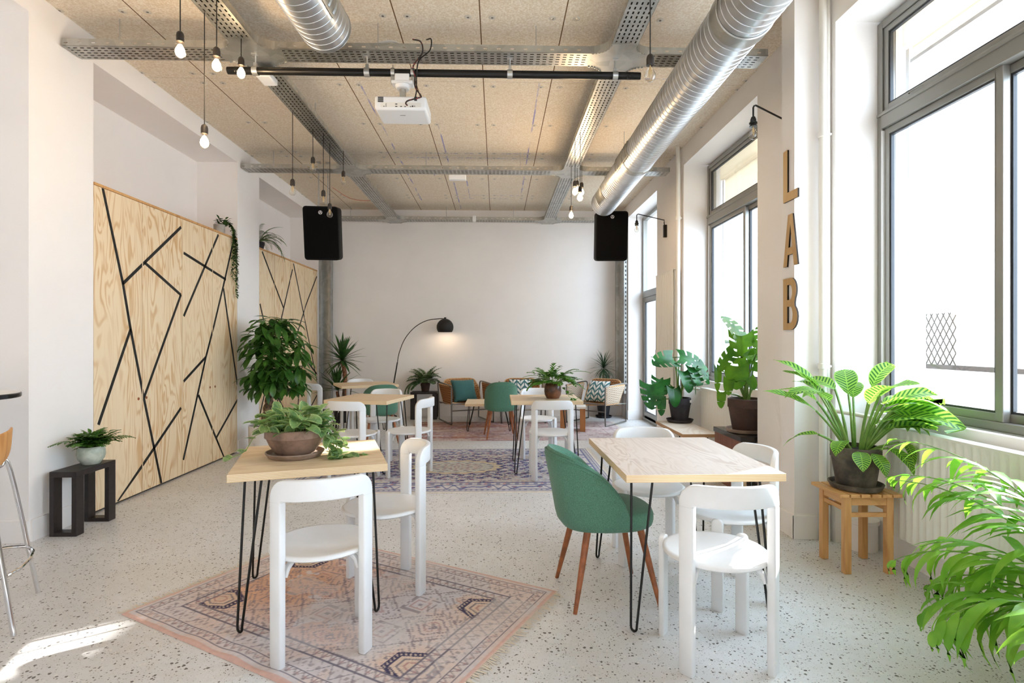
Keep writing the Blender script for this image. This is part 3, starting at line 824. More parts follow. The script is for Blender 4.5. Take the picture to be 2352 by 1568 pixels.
pendant(-1.735,6.26,zat(426.7,6.26),0,'unlit bulb on the shortest cord by the middle cross tray')
pendant(.86,5.645,zat(461,5.645),1,'lit bulb lowest of the tight cluster under the right tray')
pendant(.827,5.79,zat(447.6,5.79),1,'lit bulb at the left of the tight cluster under the right tray')
pendant(.99,6.37,zat(448,6.37),1,'lit bulb at the right of the tight cluster under the right tray')
pendant(1.0,6.79,zat(442,6.79),1,'lit bulb half hidden at the back of the cluster under the right tray')
pendant(.897,6.59,zat(501,6.59),1,'lit bulb hanging alone below the cluster near the far wall')
pendant(.862,3.06,zat(184,3.06),0,'unlit bulb hanging beside the right end of the black pole')

# ---- wall sconces with bare bulb
def sconce(loc,wall,label,zm):
    t=thing('sconce_lamp',label,'wall lamp',loc)
    w=Vector(wall)-Vector(loc)
    b=MB(); b.tube([(0,0,.02),(0,0,.115),(.006*1,0,.128),(.02,w.y*.03,.135),(w.x*.92,w.y*.92,.135+zm*.9),(w.x-.035,w.y,.115+zm),(w.x-.03,w.y,.06+zm)],.0065,8); b.build('arm',M['black'],t)
    b=MB(); b.box(w.x-.045,w.x,w.y-.02,w.y+.02,-.09+zm,.08+zm); b.build('wall_mount',M['black'],t,smooth=0,bevel=.004)
    b=MB(); b.lathe([(0,.05),(.013,.048),(.02,.03),(.021,.01),(.028,.008),(.028,-.002),(.021,-.004),(.021,-.014),(.026,-.016),(.026,-.022),(0,-.022)],18); b.build('socket',M['black'],t)
    b=MB(); b.lathe([(r,z-.02) for r,z in BULB],20); g=b.build('bulb',M['bulbglass'],t)
    b=MB()
    for k in range(4):
        a=2*PI*k/4; b.tube([(.003*math.cos(a),.003*math.sin(a),-.03),(.009*math.cos(a),.009*math.sin(a),-.06),(.005,.004,-.085)],.0013,4)
    b.tube([(0,0,-.02),(0,0,-.06)],.003,6); b.build('filament',M['filament'],g)
sconce((1.86,3.93,2.95),(2.31,4.10,2.95),'black swing-arm wall lamp with clear bulb above the wooden letters',-.10)
sconce((1.90,7.40,2.965),(2.31,7.40,2.965),'black swing-arm wall lamp with clear bulb near the glazed door',-.09)

# ---- speakers
def speaker(loc,rz,tilt,chain,label):
    t=thing('hanging_speaker',label,'loudspeaker',loc,rz,'black loudspeakers')
    rx=Matrix.Rotation(R(tilt),3,'X')
    def tr(b): b.v=[tuple(rx@Vector(p)) for p in b.v]
    b=MB(); w,h,d=.2275,.35,.19
    vs=[]
    for y,s in((-d,1),(d*.3,1),(d,.72)):
        for k in range(24):
            pass
    # rounded cabinet: front outline swept back
    def outline(sx,r,n=5):
        out=[]
        for cx,cz,a in((w-r,h-r,0),(-w+r,h-r,90),(-w+r,-h+r,180),(w-r,-h+r,270)):
            for k in range(n): b_=R(a+90*k/(n-1)); out.append(((cx+r*math.cos(b_))*sx,cz+r*math.sin(b_)))
        return out
    sec=[(-d,.985,.04),(-d+.012,1,.045),(d*.2,1,.045),(d,.7,.045)]
    m=20
    for y,s,r in sec: b.v+= [(x,y,z) for x,z in outline(s,r)]
    fs=[tuple(range(m)),tuple(range(3*m,4*m))[::-1]]+[(r_*m+k,r_*m+(k+1)%m,(r_+1)*m+(k+1)%m,(r_+1)*m+k) for r_ in range(3) for k in range(m)]
    b.f=fs;b.m=[0]*len(fs); tr(b); b.build('cabinet',M['speakercab'],t,smooth=35)
    b=MB(); b.v=[(x*.94,-d-.004,z*.95) for x,z in outline(1,.03)]+[(x*.94,-d+.004,z*.95) for x,z in outline(1,.03)]
    b.f=[tuple(range(m)),tuple(range(m,2*m))]+[(k,(k+1)%m,m+(k+1)%m,m+k) for k in range(m)]; b.m=[0]*len(b.f); tr(b); b.build('front_grille',M['speaker'],t,smooth=0)
    b=MB(); pts=[(.022*math.cos(2*PI*k/24),-d-.006,.27+.022*math.sin(2*PI*k/24)) for k in range(24)]
    b.tube(pts,.003,6,closed=True)
    for k in range(3):
        a=R(90+120*k); b.bar((0,-d-.006,.27),(.02*math.cos(a),-d-.006,.27+.02*math.sin(a)),.004,.003)
        for s in(-1,1):
            e=a+s*.35; b.bar((.006*math.cos(e),-d-.006,.27+.006*math.sin(e)),(.015*math.cos(e),-d-.006,.27+.015*math.sin(e)),.003,.003)
    tr(b); b.build('emblem',M['emblem'],t,smooth=0)
    for sx in(-.06,.06) if chain else (-.08,.08):
        b=MB(); top=Vector(rx@Vector((sx,0,h)))
        zt=CZ-loc[2]
        if chain:
            b.lathe([(.02,0),(.016,.02),(.0,.022)],10,(top.x,top.y,top.z))
            z=top.z+.03
            b.tube([(top.x,top.y,top.z),(top.x,top.y,top.z+.03)],.007,8)
            b.tube([(top.x,top.y,top.z+.03),(top.x,top.y,zt-.10)],.006,8)
            for zz in(top.z+.06,zt-.14,zt-.2): b.lathe([(.006,zz-.012),(.011,zz-.01),(.011,zz+.01),(.006,zz+.012)],8,(top.x,top.y,0))
            b.tube([(top.x+.016*math.cos(2*PI*k/12),top.y,zt-.08+.022*math.sin(2*PI*k/12)) for k in range(12)],.005,6,closed=True)
            b.box(top.x-.025,top.x+.025,top.y-.02,top.y+.02,zt-.02,zt)
            b.tube([(top.x,top.y,zt-.06),(top.x,top.y,zt)],.006,6)
        else:
            b.tube([(top.x,top.y,top.z-.01),(top.x,top.y,zt)],.007,8); b.lathe([(.018,0),(.014,.025),(0,.026)],10,(top.x,top.y,top.z-.004))
        b.build('hanging_bracket',M['clamp'],t)
speaker((-2.335,7.5,2.83),5,10,True,'black loudspeaker hung on two chains above the second cabinet')
speaker((1.655,7.98,2.90),-3,8,False,'black loudspeaker hung under the end of the long duct')

# ---- small white boxes overhead
def wbox(name,cx,cy,cz,w,d,h,label,cat,bv=.01):
    b=MB(); b.box(-w/2,w/2,-d/2,d/2,-h/2,h/2); o=b.build(name,M['whiteplastic'],smooth=40,bevel=bv); o.location=(cx,cy,cz); return tag(o,label,cat)
wbox('hanging_emergency_light',-.49,6.87,zat(409,6.87),.215,.07,.065,'white emergency light box fixed on the middle cross tray','emergency light')
wbox('hanging_junction_box',-1.83,4.42,zat(187,4.42),.11,.17,.05,'small white box under the left tray behind the pole end','junction box')
wbox('hanging_motion_detector',-.40,9.70,zat(503,9.70),.06,.07,.11,'small white detector under the tray on the far wall','detector')
wbox('wall_socket_panel',-2.955,10.06,.62,.06,.02,.3,'white socket strip on the far wall beside the corner channel','socket')
# ------------------------------------------------------------------ plywood wardrobes with black inlay lines
ST1=[[(4.533,2.618),(4.771,1.864),(4.869,1.476),(5.049,.855),(5.306,.02)],[(4.771,1.864),(5.629,2.522)],[(5.061,2.084),(5.629,1.84)],[(5.629,1.84),(5.055,.87)],[(4.869,1.476),(4.485,.707)],[(5.629,.697),(4.71,.02)],[(6.374,2.59),(5.683,1.632)],[(5.683,2.271),(6.545,2.10)],[(6.737,2.59),(6.494,2.026),(6.277,1.547),(6.101,1.189),(5.675,.169)],[(6.494,1.985),(6.835,.844)],[(6.101,1.198),(5.683,.966)],[(5.961,.792),(6.50,.02)],[(6.835,.651),(6.341,.284)]]
ST2=[[(7.552,2.59),(8.298,1.871)],[(8.656,2.492),(8.118,1.536)],[(8.702,2.59),(9.148,1.83),(9.81,.687)],[(9.81,2.52),(9.262,1.981),(8.665,1.261)],[(8.91,1.237),(9.81,.798)],[(9.128,1.112),(8.814,.117)],[(9.81,.412),(9.21,.096)],[(7.483,.39),(7.707,.796)],[(8.102,.55),(7.839,.134)],[(8.102,.55),(8.522,.152)],[(7.483,1.874),(7.636,1.586)]]
def clip_rect(poly,y0,y1):
    for lo,sg in((y0,1),(y1,-1)):
        out=[]
        for i in range(len(poly)):
            a,b=poly[i-1],poly[i]
            da=(a[0]-lo)*sg; db=(b[0]-lo)*sg
            if (da>=0)!=(db>=0):
                k=da/(da-db); out.append((a[0]+(b[0]-a[0])*k,a[1]+(b[1]-a[1])*k))
            if db>=0: out.append(b)
        poly=out
        if not poly: return poly
    return poly
def wardrobe(y0,y1,bounds,strips,label):
    xf=XL; t=thing('wardrobe',label,'wardrobe',(xf,y0,0),0,'plywood wardrobes along the left wall')
    L=y1-y0
    b=MB(); b.box(-.46,-.022,.005,L-.005,.018,2.615); b.build('body',M['walnut'],t,smooth=0)
    b=MB(); b.box(-.44,-.03,.01,L-.01,0,.018); b.build('plinth',M['blackmatte'],t,smooth=0)
    b=MB(); b.box(-.47,.004,.003,L-.003,2.615,2.635); b.build('top_panel',M['stoolwood'],t,smooth=0)
    for k in range(len(bounds)-1):
        a,c=bounds[k]+.0045,bounds[k+1]-.0045
        b=MB(); b.box(-.02,0,a-y0,c-y0,.02,2.612); d=b.build('door',M['door'],t,smooth=0,bevel=.001)
        for pl in strips:
            for i in range(len(pl)-1):
                (ya,za),(yb,zb)=pl[i],pl[i+1]
                n=Vector((-(zb-za),yb-ya)).normalized()*.014; e=Vector((yb-ya,zb-za)).normalized()*.004
                q=[(ya-e.x+n.x,za-e.y+n.y),(yb+e.x+n.x,zb+e.y+n.y),(yb+e.x-n.x,zb+e.y-n.y),(ya-e.x-n.x,za-e.y-n.y)]
                q=clip_rect(q,a+.004,c-.004)
                if len(q)<3: continue
                s=MB(); m=len(q)
                s.add([(.0008+dx,y-y0,max(.023,min(2.608,z))) for dx in(0,.0025) for y,z in q],[tuple(range(m,2*m)),tuple(range(m))[::-1]]+[(i2,(i2+1)%m,m+(i2+1)%m,m+i2) for i2 in range(m)])
                s.build('black_strip',M['blackmatte'],d,smooth=0)
        hy=(c-.05) if k%2==0 else (a+.05)
        b=MB(); b.lathe([(0,0),(.013,0),(.013,.003),(.009,.0035),(.009,.001),(0,.001)],14,(.0,hy-y0,.86),'x'); b.build('finger_pull',M['walnut'],d)
    return t
wardrobe(4.432,6.838,(4.432,5.03,5.655,6.25,6.838),ST1,'tall pale plywood wardrobe of four doors with black diagonal lines, nearest bay')
wardrobe(7.462,9.84,(7.462,7.97,8.565,9.2,9.84),ST2,'tall pale plywood wardrobe with black lines, far bay behind the braided tree')

# ------------------------------------------------------------------ wooden letters on the pier
def letter(ch,label,ya,yb,z0,z1,polys):
    """polys in 0..1 box: x along the reading direction (toward the camera), first outer then holes"""
    cu=bpy.data.curves.new('letter','CURVE'); cu.dimensions='2D'; cu.fill_mode='BOTH'; cu.extrude=.006; cu.resolution_u=1
    for pl in polys:
        sp=cu.splines.new('POLY'); sp.points.add(len(pl)-1); sp.use_cyclic_u=True
        for p,(x,z) in zip(sp.points,pl): p.co=(x*abs(yb-ya),z*(z1-z0),0,1)
    tmp=bpy.data.objects.new('tmp',cu); COL.objects.link(tmp)
    dg=bpy.context.evaluated_depsgraph_get(); me=bpy.data.meshes.new_from_object(tmp.evaluated_get(dg))
    bpy.data.objects.remove(tmp); me.name='letter_sign'
    me.materials.clear(); me.materials.append(M['letter']); me.materials.append(M['letteredge'])
    o=bpy.data.objects.new('letter_sign',me); COL.objects.link(o)
    # local x -> -y (toward camera), local y -> z, face toward -x
    mt=Matrix(((0,0,-1),(-1,0,0),(0,1,0))).to_4x4()
    me.transform(mt)
    for p in me.polygons: p.material_index=0 if abs(p.normal.x)>.7 else 1
    o.location=(2.07-.0075,max(ya,yb),z0)
    return tag(o,label,'letter','wooden letters on the pier')
def arc(cx,cz,rx,rz,a0,a1,n=8): return [(cx+rx*math.cos(R(a0+(a1-a0)*k/n)),cz+rz*math.sin(R(a0+(a1-a0)*k/n))) for k in range(n+1)]
letter('L','brown wooden letter L, top one of the three on the pier',3.695,3.885,2.36,2.725,[[(0,0),(1,0),(1,.17),(.30,.17),(.30,1),(0,1)]])
letter('A','brown wooden letter A, middle one of the three on the pier',3.695,3.885,1.90,2.262,[[(0,0),(.26,0),(.32,.22),(.68,.22),(.74,0),(1,0),(.66,1),(.34,1)],[(.37,.36),(.63,.36),(.5,.82)]])
letter('B','brown wooden letter B, bottom one of the three on the pier',3.70,3.885,1.452,1.815,
 [[(0,0),(.55,0)]+arc(.55,.25,.45,.25,-90,55)+[(.80,.52)]+arc(.55,.76,.38,.24,-40,90)+[(0,1)],
  [(.30,.13),(.50,.13)]+arc(.5,.29,.18,.16,-90,90)[1:]+[(.30,.45)],[(.30,.58),(.48,.58)]+arc(.48,.725,.16,.145,-90,90)[1:]+[(.30,.87)]])

# ------------------------------------------------------------------ tables
def hairpin(t,tx,ty,h,zt,dx,dy,sp=.09,mat='black',r=.006):
    """three-rod look: a V of bent rod with a small plate"""
    s=math.copysign(1,dx); u=math.copysign(1,dy)
    b=MB(); f=Vector((tx+dx*.02*0,ty,0))
    A=Vector((tx-s*sp*.9,ty,zt)); B=Vector((tx,ty-u*sp*.9,zt)); F=Vector((tx+s*.012,ty+u*.012,r))
    e=(B-A).normalized()*.016
    pts=[A,F-e+Vector((0,0,.03))]
    for k in range(1,8):
        a=PI*k/8; pts.append(F+Vector((0,0,.02))-e*math.cos(a)-Vector((0,0,.02*math.sin(a))))
    pts+=[F+e+Vector((0,0,.03)),B]
    b.tube(pts,r,8)
    b.box(min(A.x,B.x)-.012,max(A.x,B.x)+.012,min(A.y,B.y)-.012,max(A.y,B.y)+.012,zt-.004,zt)
    b.build('leg',M[mat],t,smooth=50)
def table(label,loc,rz,w,d,h=.752,th=.036,top='top',group='plywood tables on hairpin legs',ins=.06):
    t=thing('plywood_table',label,'table',loc,rz,group)
    b=MB(); b.box(-w/2,w/2,-d/2,d/2,h-th,h); b.build('tabletop',M[top],t,smooth=0,bevel=.0015)
    for sx in(-1,1):
        for sy in(-1,1): hairpin(t,sx*(w/2-ins),sy*(d/2-ins),h,h-th,sx,sy)
    return t
table('longer plywood table with a sunlit corner, in the front right','' or (.972,3.015,0),0.5,.755,.98,top='topwash')
table('plywood table standing on the pink rug under the bowl of pothos',(-.995,2.985,.009),17.5,.72,.72)
table('turned plywood table on the left end of the blue rug',(-1.376,6.035,.009),-14,.71,.72)
table('farthest plywood table on the left before the yucca',(-1.93,8.12,0),25,.80,.73)
table('plywood table holding the mottled brown plant pot',(.515,5.92,.009),0,.735,.71)
table('low plywood coffee table between the green chair and the cane armchair',(-.12,8.64,.009),0,.72,.70,h=.42,th=.038,group='small tables in the lounge corner',ins=.05)

# ------------------------------------------------------------------ white chairs
def rey(label,loc,rz,first=[None]):
    if first[0]: return dup(first[0],loc,rz,label)
    t=thing('white_chair',label,'chair',loc,rz,'white painted chairs'); first[0]=t
    b=MB(); b.lathe([(0,.440),(.10,.442),(.17,.450),(.205,.4575),(.218,.458),(.225,.452),(.225,.443),(.216,.436),(.1,.428),(0,.427)],48,(0,0,0),sx=1.0,sy=1.0); b.build('seat',M['white'],t,smooth=50)
    a=R(48); Rr=.178/math.sin(a); S=Rr*a; yc=-.165+Rr*math.cos(a)
    def P(s,z): return Vector((Rr*math.sin(s/Rr),yc-Rr*math.cos(s/Rr),z))
    def N(s): return Vector((math.sin(s/Rr),-math.cos(s/Rr),0))
    def Tn(s): return Vector((math.cos(s/Rr),math.sin(s/Rr),0))
    zc=.742; rc=.046; path=[(-S,.692,Tn(-S),0)]
    for k in range(0,9):
        q=PI-(PI/2)*k/8; s=-S+rc+rc*math.cos(q); z=zc-rc+rc*math.sin(q); path.append((s,z,None,q))
    pts=[];wx=[];nx=[];ws=[];ts=[]
    def put(s,z,ds,dz,w,t_):
        W=Tn(s)*(dz)+Vector((0,0,-ds)); pts.append(P(s,z));wx.append(W.normalized());nx.append(N(s));ws.append(w);ts.append(t_)
    put(-S,.692,0,1,.064,.034)
    for k in range(0,9):
        q=(PI/2)*k/8; put(-S+rc-rc*math.cos(q),zc-rc+rc*math.sin(q),math.sin(q),math.cos(q),.064+.026*math.sin(q)**1.3,.034-.006*math.sin(q))
    for k in range(1,12): put((-S+rc)+(2*S-2*rc)*k/12,zc+.004*math.sin(PI*k/12),1,0,.09,.028)
    for k in range(8,-1,-1):
        q=(PI/2)*k/8; put(S-rc+rc*math.cos(q),zc-rc+rc*math.sin(q),math.sin(q),-math.cos(q),.064+.026*math.sin(q)**1.3,.034-.006*math.sin(q))
    put(S,.692,0,-1,.064,.034)
    b=MB(); b.sweep(pts,wx,nx,ws,ts,.42); b.build('backrest',M['white'],t,smooth=50)
    for s in(-S,S):
        b=MB(); b.sweep([P(s,z) for z in(0,.006,.35,.685,.691)],[Tn(s)]*5,[N(s)]*5,[.056,.062,.063,.064,.061],[.028,.034,.034,.034,.031],.42); b.build('leg',M['white'],t,smooth=50)
    for sg in(-1,1):
        c=Vector((sg*.186,.152,0)); n=Vector((sg*math.cos(R(38)),math.sin(R(38)),0)); w=Vector((-n.y,n.x,0))
        zz=[0,.006,.25,.44,.456,.464,.467]; ww=[.052,.058,.058,.058,.05,.036,.012]
        b=MB(); b.sweep([c+Vector((0,0,z)) for z in zz],[w]*7,[n]*7,ww,[.022,.028,.028,.028,.028,.026,.02],.42); b.build('leg',M['white'],t,smooth=50)
    for sg in(-1,1):
        for fy,fx in((-.16,.15),(.115,.155)):
            b=MB(); o=Vector((sg*fx,fy,0)); i=o*.55
            b.sweep([o+Vector((0,0,.37)),o*.94+Vector((0,0,.405)),o*.8+Vector((0,0,.428)),i+Vector((0,0,.433))],[Vector((-o.y,o.x,0)).normalized()]*4,[Vector((o.x,o.y,.12)).normalized()]*4,[.02,.024,.024,.02],[.012,.02,.02,.012]); b.build('bracket',M['white'],t,smooth=50)
    return t
rey('white chair nearest the camera, at the near end of the longer table',(.965,2.40,0),-1)
rey('white chair tucked in at the far end of the longer table',(.966,3.47,0),176)
rey('white chair on the window side of the longer table',(1.255,2.965,0),96)
rey('white chair with its back to the camera on the pink rug',(-.80,2.53,.009),19)
rey('white chair in profile on the right of the pothos table',(-.63,3.075,.009),112)
rey('white chair with its back to the camera at the turned table',(-1.42,5.50,.009),-14)
rey('white chair in profile at the right of the turned table',(-.90,5.66,.009),78)
rey('white chair facing the camera behind the turned table',(-1.36,6.46,.009),166)
rey('white chair with its back to the camera at the mottled pot table',(.546,5.52,.009),0)
rey('white chair facing the camera behind the mottled pot table',(.485,6.50,.009),181)
rey('white chair at the left of the farthest plywood table',(-2.42,7.84,0),-48)
rey('white chair behind the farthest plywood table under the yucca',(-2.05,8.42,0),205)

# ------------------------------------------------------------------ green upholstered chairs
def greenchair(label,loc,rz,first=[None]):
    if first[0]: return dup(first[0],loc,rz,label)
    t=thing('green_chair',label,'chair',loc,rz,'green upholstered chairs'); first[0]=t
    def se(a,rx,ry,p=2.6):
        c,s=math.cos(a),math.sin(a); k=(abs(c)**p+abs(s)**p)**(-1/p); return c*k*rx,s*k*ry
    b=MB(); n=40; rings=[(.0,.395),(.90,.392),(.97,.402),(1.0,.425),(1.0,.455),(.965,.478),(.90,.487),(.5,.492),(0,.493)]
    vs=[]
    for f,z in rings:
        for k in range(n):
            x,y=se(2*PI*k/n,.225,.235); vs.append((x*f,y*f+.02,z))
    b.add(vs,[(i*n+k,i*n+(k+1)%n,(i+1)*n+(k+1)%n,(i+1)*n+k) for i in range(len(rings)-1) for k in range(n)])
    b.build('seat',M['green'],t,smooth=70)
    # wrap-round back shell, rear at -y
    A=R(112); nu,nv=44,14
    def ztop(u): 
        q=abs(u*2-1); return .41+.395*(max(0,1-q**2.7))**.62
    def pt(u,v,side):
        a=-PI/2+(u*2-1)*A; z0=.385+.02*abs(u*2-1); z=z0+(ztop(u)-z0)*v
        lean=1+.10*((z-.4)/.4)
        off=.028*(1 if side else -1)*math.sqrt(max(0,1-(abs(v*2-1))**6))*(1-.45*abs(u*2-1)**8)
        x,y=se(a,.212+off,.225+off,2.5)
        yy=y*lean if y<0 else y
        return (x*(1-.05*((z-.4)/.4)),yy-.005-.05*max(0,(z-.4)/.4)**1.4,z)
    b=MB()
    vs=[pt(i/nu,j/nv,1) for i in range(nu+1) for j in range(nv+1)]+[pt(i/nu,j/nv,0) for i in range(nu+1) for j in range(nv+1)]
    K=(nu+1)*(nv+1); w=nv+1
    fs=[(i*w+j,(i+1)*w+j,(i+1)*w+j+1,i*w+j+1) for i in range(nu) for j in range(nv)]+[(K+i*w+j,K+i*w+j+1,K+(i+1)*w+j+1,K+(i+1)*w+j) for i in range(nu) for j in range(nv)]
    for i in range(nu):
        for j in(0,nv): fs.append((i*w+j,(i+1)*w+j,K+(i+1)*w+j,K+i*w+j))
    for j in range(nv):
        for i in(0,nu): fs.append((i*w+j,i*w+j+1,K+i*w+j+1,K+i*w+j))
    b.add(vs,fs); bk=b.build('backrest',M['green'],t,smooth=80)
    for v in(.955,.90):
        b=MB(); b.tube([Vector(pt(i/60,v,1))*1.0+Vector((0,0,0)) for i in range(2,59)],.0038,6); b.build('piping',M['green'],bk)
    for sx,sy in((-1,-1),(1,-1),(-1,1),(1,1)):
        a=Vector((sx*.145,sy*.14+.01,.398)); e=Vector((sx*.215,sy*.225+.01,0))
        b=MB(); b.tube([a,a+(e-a)*.5,e],[.019,.016,.0105],14); b.build('leg',M['walnut'],t)
    return t
greenchair('green upholstered chair in front, at the left side of the longer table',(.585,2.985,0),-84)
greenchair('green upholstered chair seen from behind between the middle tables, beside the low coffee table',(.055,7.84,.009),6)
greenchair('green upholstered chair half hidden behind the turned table',(-1.60,7.52,0),24)

# ------------------------------------------------------------------ cane lounge chairs and cushions
def lounge(label,loc,rz,arm,back,seatm):
    t=thing('cane_armchair',label,'armchair',loc,rz,'woven cane armchairs with steel sled frames')
    W=.365; D=.36
    for s in(-1,1):
        b=MB(); x=s*W
        b.tube(curve([(x,D,.63),(x,D,.4),(x,D,.06),(x,D-.015,.018),(x,D-.06,.012),(x,-D+.06,.012),(x,-D+.015,.018),(x,-D,.06),(x*1.03,-D,.4),(x*1.06,-D,.60),(x*1.07,-D+.02,.645),(x*1.07,-D+.07,.655),(x*1.05,-.1,.655),(x*1.02,D-.03,.635),(x,D,.62)],5),.012,10); b.build('sled_frame',M['steeltube'],t)
    b=MB()
    for y,z in((D-.02,.345),(-D+.06,.30),(D-.02,.23)): b.tube([(-W,y,z),(W,y,z)],.01,8)
    for s in(-1,1): b.tube([(s*W,D,.345),(s*W,-D,.31)],.01,8)
    b.build('crossbars',M['steeltube'],t)
    def panel(name,fn,mat,par=t,nu=18,nv=8,th=.022):
        b=MB(); b.grid(fn,nu,nv); p=b.build(name,M[mat],par,smooth=60,solid=th)
        edge=[fn(i/24,0) for i in range(25)]+[fn(1,j/8) for j in range(1,9)]+[fn(1-i/24,1) for i in range(1,25)]+[fn(0,1-j/8) for j in range(1,8)]
        b=MB(); b.tube(edge,.013,8,closed=True); b.build('woven_edge',M['caneedge'],p)
    panel('seat',lambda u,v:((u-.5)*.68,D-.03-(v*.56),.36-.035*math.sin(PI*u)-.05*v),seatm)
    def bk(u,v):
        q=abs(u*2-1); w=.325*(1-.16*max(0,v-.72)/.28*q)
        return ((u*2-1)*w,-.17-.19*v+.03*q*q,.30+.405*v-(.03*q**6*v))
    panel('backrest',bk,back)
    for s in(-1,1):
        def ap(u,v,s=s): return (s*(W+.012*math.sin(PI*u)+.03*v*u),D-.01-u*(.44+.16*v),.345+v*(.285))
        panel('armrest',ap,arm,nu=14)
    return t
lounge('brown cane armchair holding the plain teal cushion',(-.53,9.40,.009),202,'cane','canetan','cane')
lounge('cane armchair with brown back and beige arms, against the far wall behind the green chair',(.44,9.50,0),181,'rope','cane','rope')
lounge('cane armchair with beige rope arms beside the dracaena in the corner',(1.68,9.21,.009),140,'rope','cane','rope')
def cushion(label,loc,rz,tilt,mat,s=.43):
    b=MB()
    def f(side):
        def g(u,v):
            x=(u*2-1);z=(v*2-1); e=(1-abs(x)**3.2)*(1-abs(z)**3.2)
            pinch=1-.06*(1-abs(x*z))*max(abs(x),abs(z))**2
            return Vector((x*s/2*pinch,side*.075*max(0,e)**.55,z*s/2*pinch))
        return g
    b.grid(f(1),20,20);b.grid(f(-1),20,20)
    rx=Matrix.Rotation(R(tilt),3,'X'); b.v=[tuple(rx@Vector(p)) for p in b.v]
    o=b.build('cushion',M[mat],smooth=70); o.location=loc; o.rotation_euler=(0,0,R(rz))
    return tag(o,label,'cushion','cushions on the cane armchairs')
def onchair(cx,cy,rz,lx,ly):
    a=R(rz); return cx+lx*math.cos(a)-ly*math.sin(a),cy+lx*math.sin(a)+ly*math.cos(a)
x,y=onchair(-.53,9.40,202,.0,-.09); cushion('plain teal cushion leaning in the brown cane armchair',(x,y,.525),202,32,'teal',.42)
x,y=onchair(.44,9.50,181,.02,-.10); cushion('teal and white leaf print cushion in the armchair against the far wall',(x,y,.53),181,30,'leafprint',.40)
x,y=onchair(1.68,9.21,140,.03,-.09); cushion('teal and white leaf print cushion in the corner armchair by the dracaena',(x,y,.525),140,32,'leafprint',.40)

# ------------------------------------------------------------------ small stools, benches, stands
def framebench(name,label,loc,rz,w,d,h,mat,m=.04,cat='bench'):
    """top with two closed rectangular legs (legs at both ends along y)"""
    t=thing(name,label,cat,loc,rz)
    b=MB(); b.box(-w/2,w/2,-d/2,d/2,h-m,h); b.build('top',M[mat],t,smooth=0,bevel=.002)
    for s in(-1,1):
        y0,y1=(d/2-.075,d/2) if s>0 else(-d/2,-d/2+.075)
        b=MB(); b.box(-w/2,-w/2+m*.8,y0,y1,0,h-m); b.box(w/2-m*.8,w/2,y0,y1,0,h-m); b.box(-w/2+m*.8,w/2-m*.8,y0,y1,0,m*.7)
        b.build('leg',M[mat],t,smooth=0,bevel=.002)
    return t
framebench('side_bench','black-stained wooden bench with rectangular frame legs under the fern pot',(-3.045,4.135,0),0,.185,.40,.455,'darkwood')
framebench('plant_stand','black wooden plant stand in front of the far wall beside the brown armchair',(-1.285,9.80,0),90,.28,.46,.48,'darkwood',.035,'stand')
t=thing('side_stool','low side table with two oak slab legs and a white top, in the lounge','side table',(1.17,8.42,.009),-8,'small tables in the lounge corner')
b=MB(); b.box(-.2,.2,-.16,.16,.345,.375); b.build('top',M['whitegloss'],t,smooth=0,bevel=.002)
for s in(-1,1):
    b=MB(); b.box(s*.15-.04,s*.15+.04,-.15,.15,0,.345); b.build('leg',M['oak'],t,smooth=0,bevel=.003)

# slatted wooden stool
t=thing('wooden_stool','slatted beech stool under the striped calathea by the radiator','stool',(2.193,3.30,0),-1)
for k in range(6):
    x=-.157+k*.0628; b=MB(); b.box(x-.027,x+.027,-.155,.155,.455,.475); b.build('slat',M['stooltop'],t,smooth=0,bevel=.003)
for sx in(-1,1):
    for sy in(-1,1):
        b=MB(); b.box(sx*.125-.02,sx*.125+.02,sy*.115-.02,sy*.115+.02,0,.455); b.build('leg',M['stoolwood'],t,smooth=0,bevel=.004)
for y in(-.118,.118):
    b=MB(); b.box(-.105,.105,y-.009,y+.009,.405,.455); b.build('apron',M['stooltop'],t,smooth=0); b=MB(); b.box(-.105,.105,y-.007,y+.007,.335,.36); b.build('stretcher',M['stooltop'],t,smooth=0)
for x in(-.128,.128):
    b=MB(); b.box(x-.009,x+.009,-.095,.095,.405,.455); b.build('apron',M['stooltop'],t,smooth=0); b=MB(); b.box(x-.007,x+.007,-.095,.095,.365,.39); b.build('stretcher',M['stooltop'],t,smooth=0)

# low bench by the window and the crate
t=thing('low_bench','low plywood bench with a pale top under the smaller monstera','bench',(2.09,6.05,0),0)
b=MB(); b.box(-.185,.185,-.48,.48,.385,.42); b.build('benchtop',M['benchtop'],t,smooth=0,bevel=.001)
for sx in(-1,1):
    for sy in(-1,1): hairpin(t,sx*.13,sy*.40,.42,.385,sx,sy,.09)
t=thing('plant_crate','red-brown open wooden crate with a black top under the large monstera','crate',(2.345,5.14,0),0)
b=MB(); b.box(-.175,.165,-.315,.30,.475,.52); b.build('black_top',M['laminate'],t,smooth=0,bevel=.002)
b=MB(); b.box(-.165,-.15,-.30,.29,0,.475); b.build('side_panel',M['reddish'],t,smooth=0)
b=MB(); b.box(.06,.16,-.30,-.285,0,.475); b.build('end_panel',M['reddish'],t,smooth=0)
b=MB(); b.box(-.15,-.115,-.30,-.265,0,.475); b.build('corner_post',M['top'],t,smooth=0)
b=MB(); b.box(-.15,.16,.275,.29,0,.475); b.build('back_panel',M['reddish'],t,smooth=0)

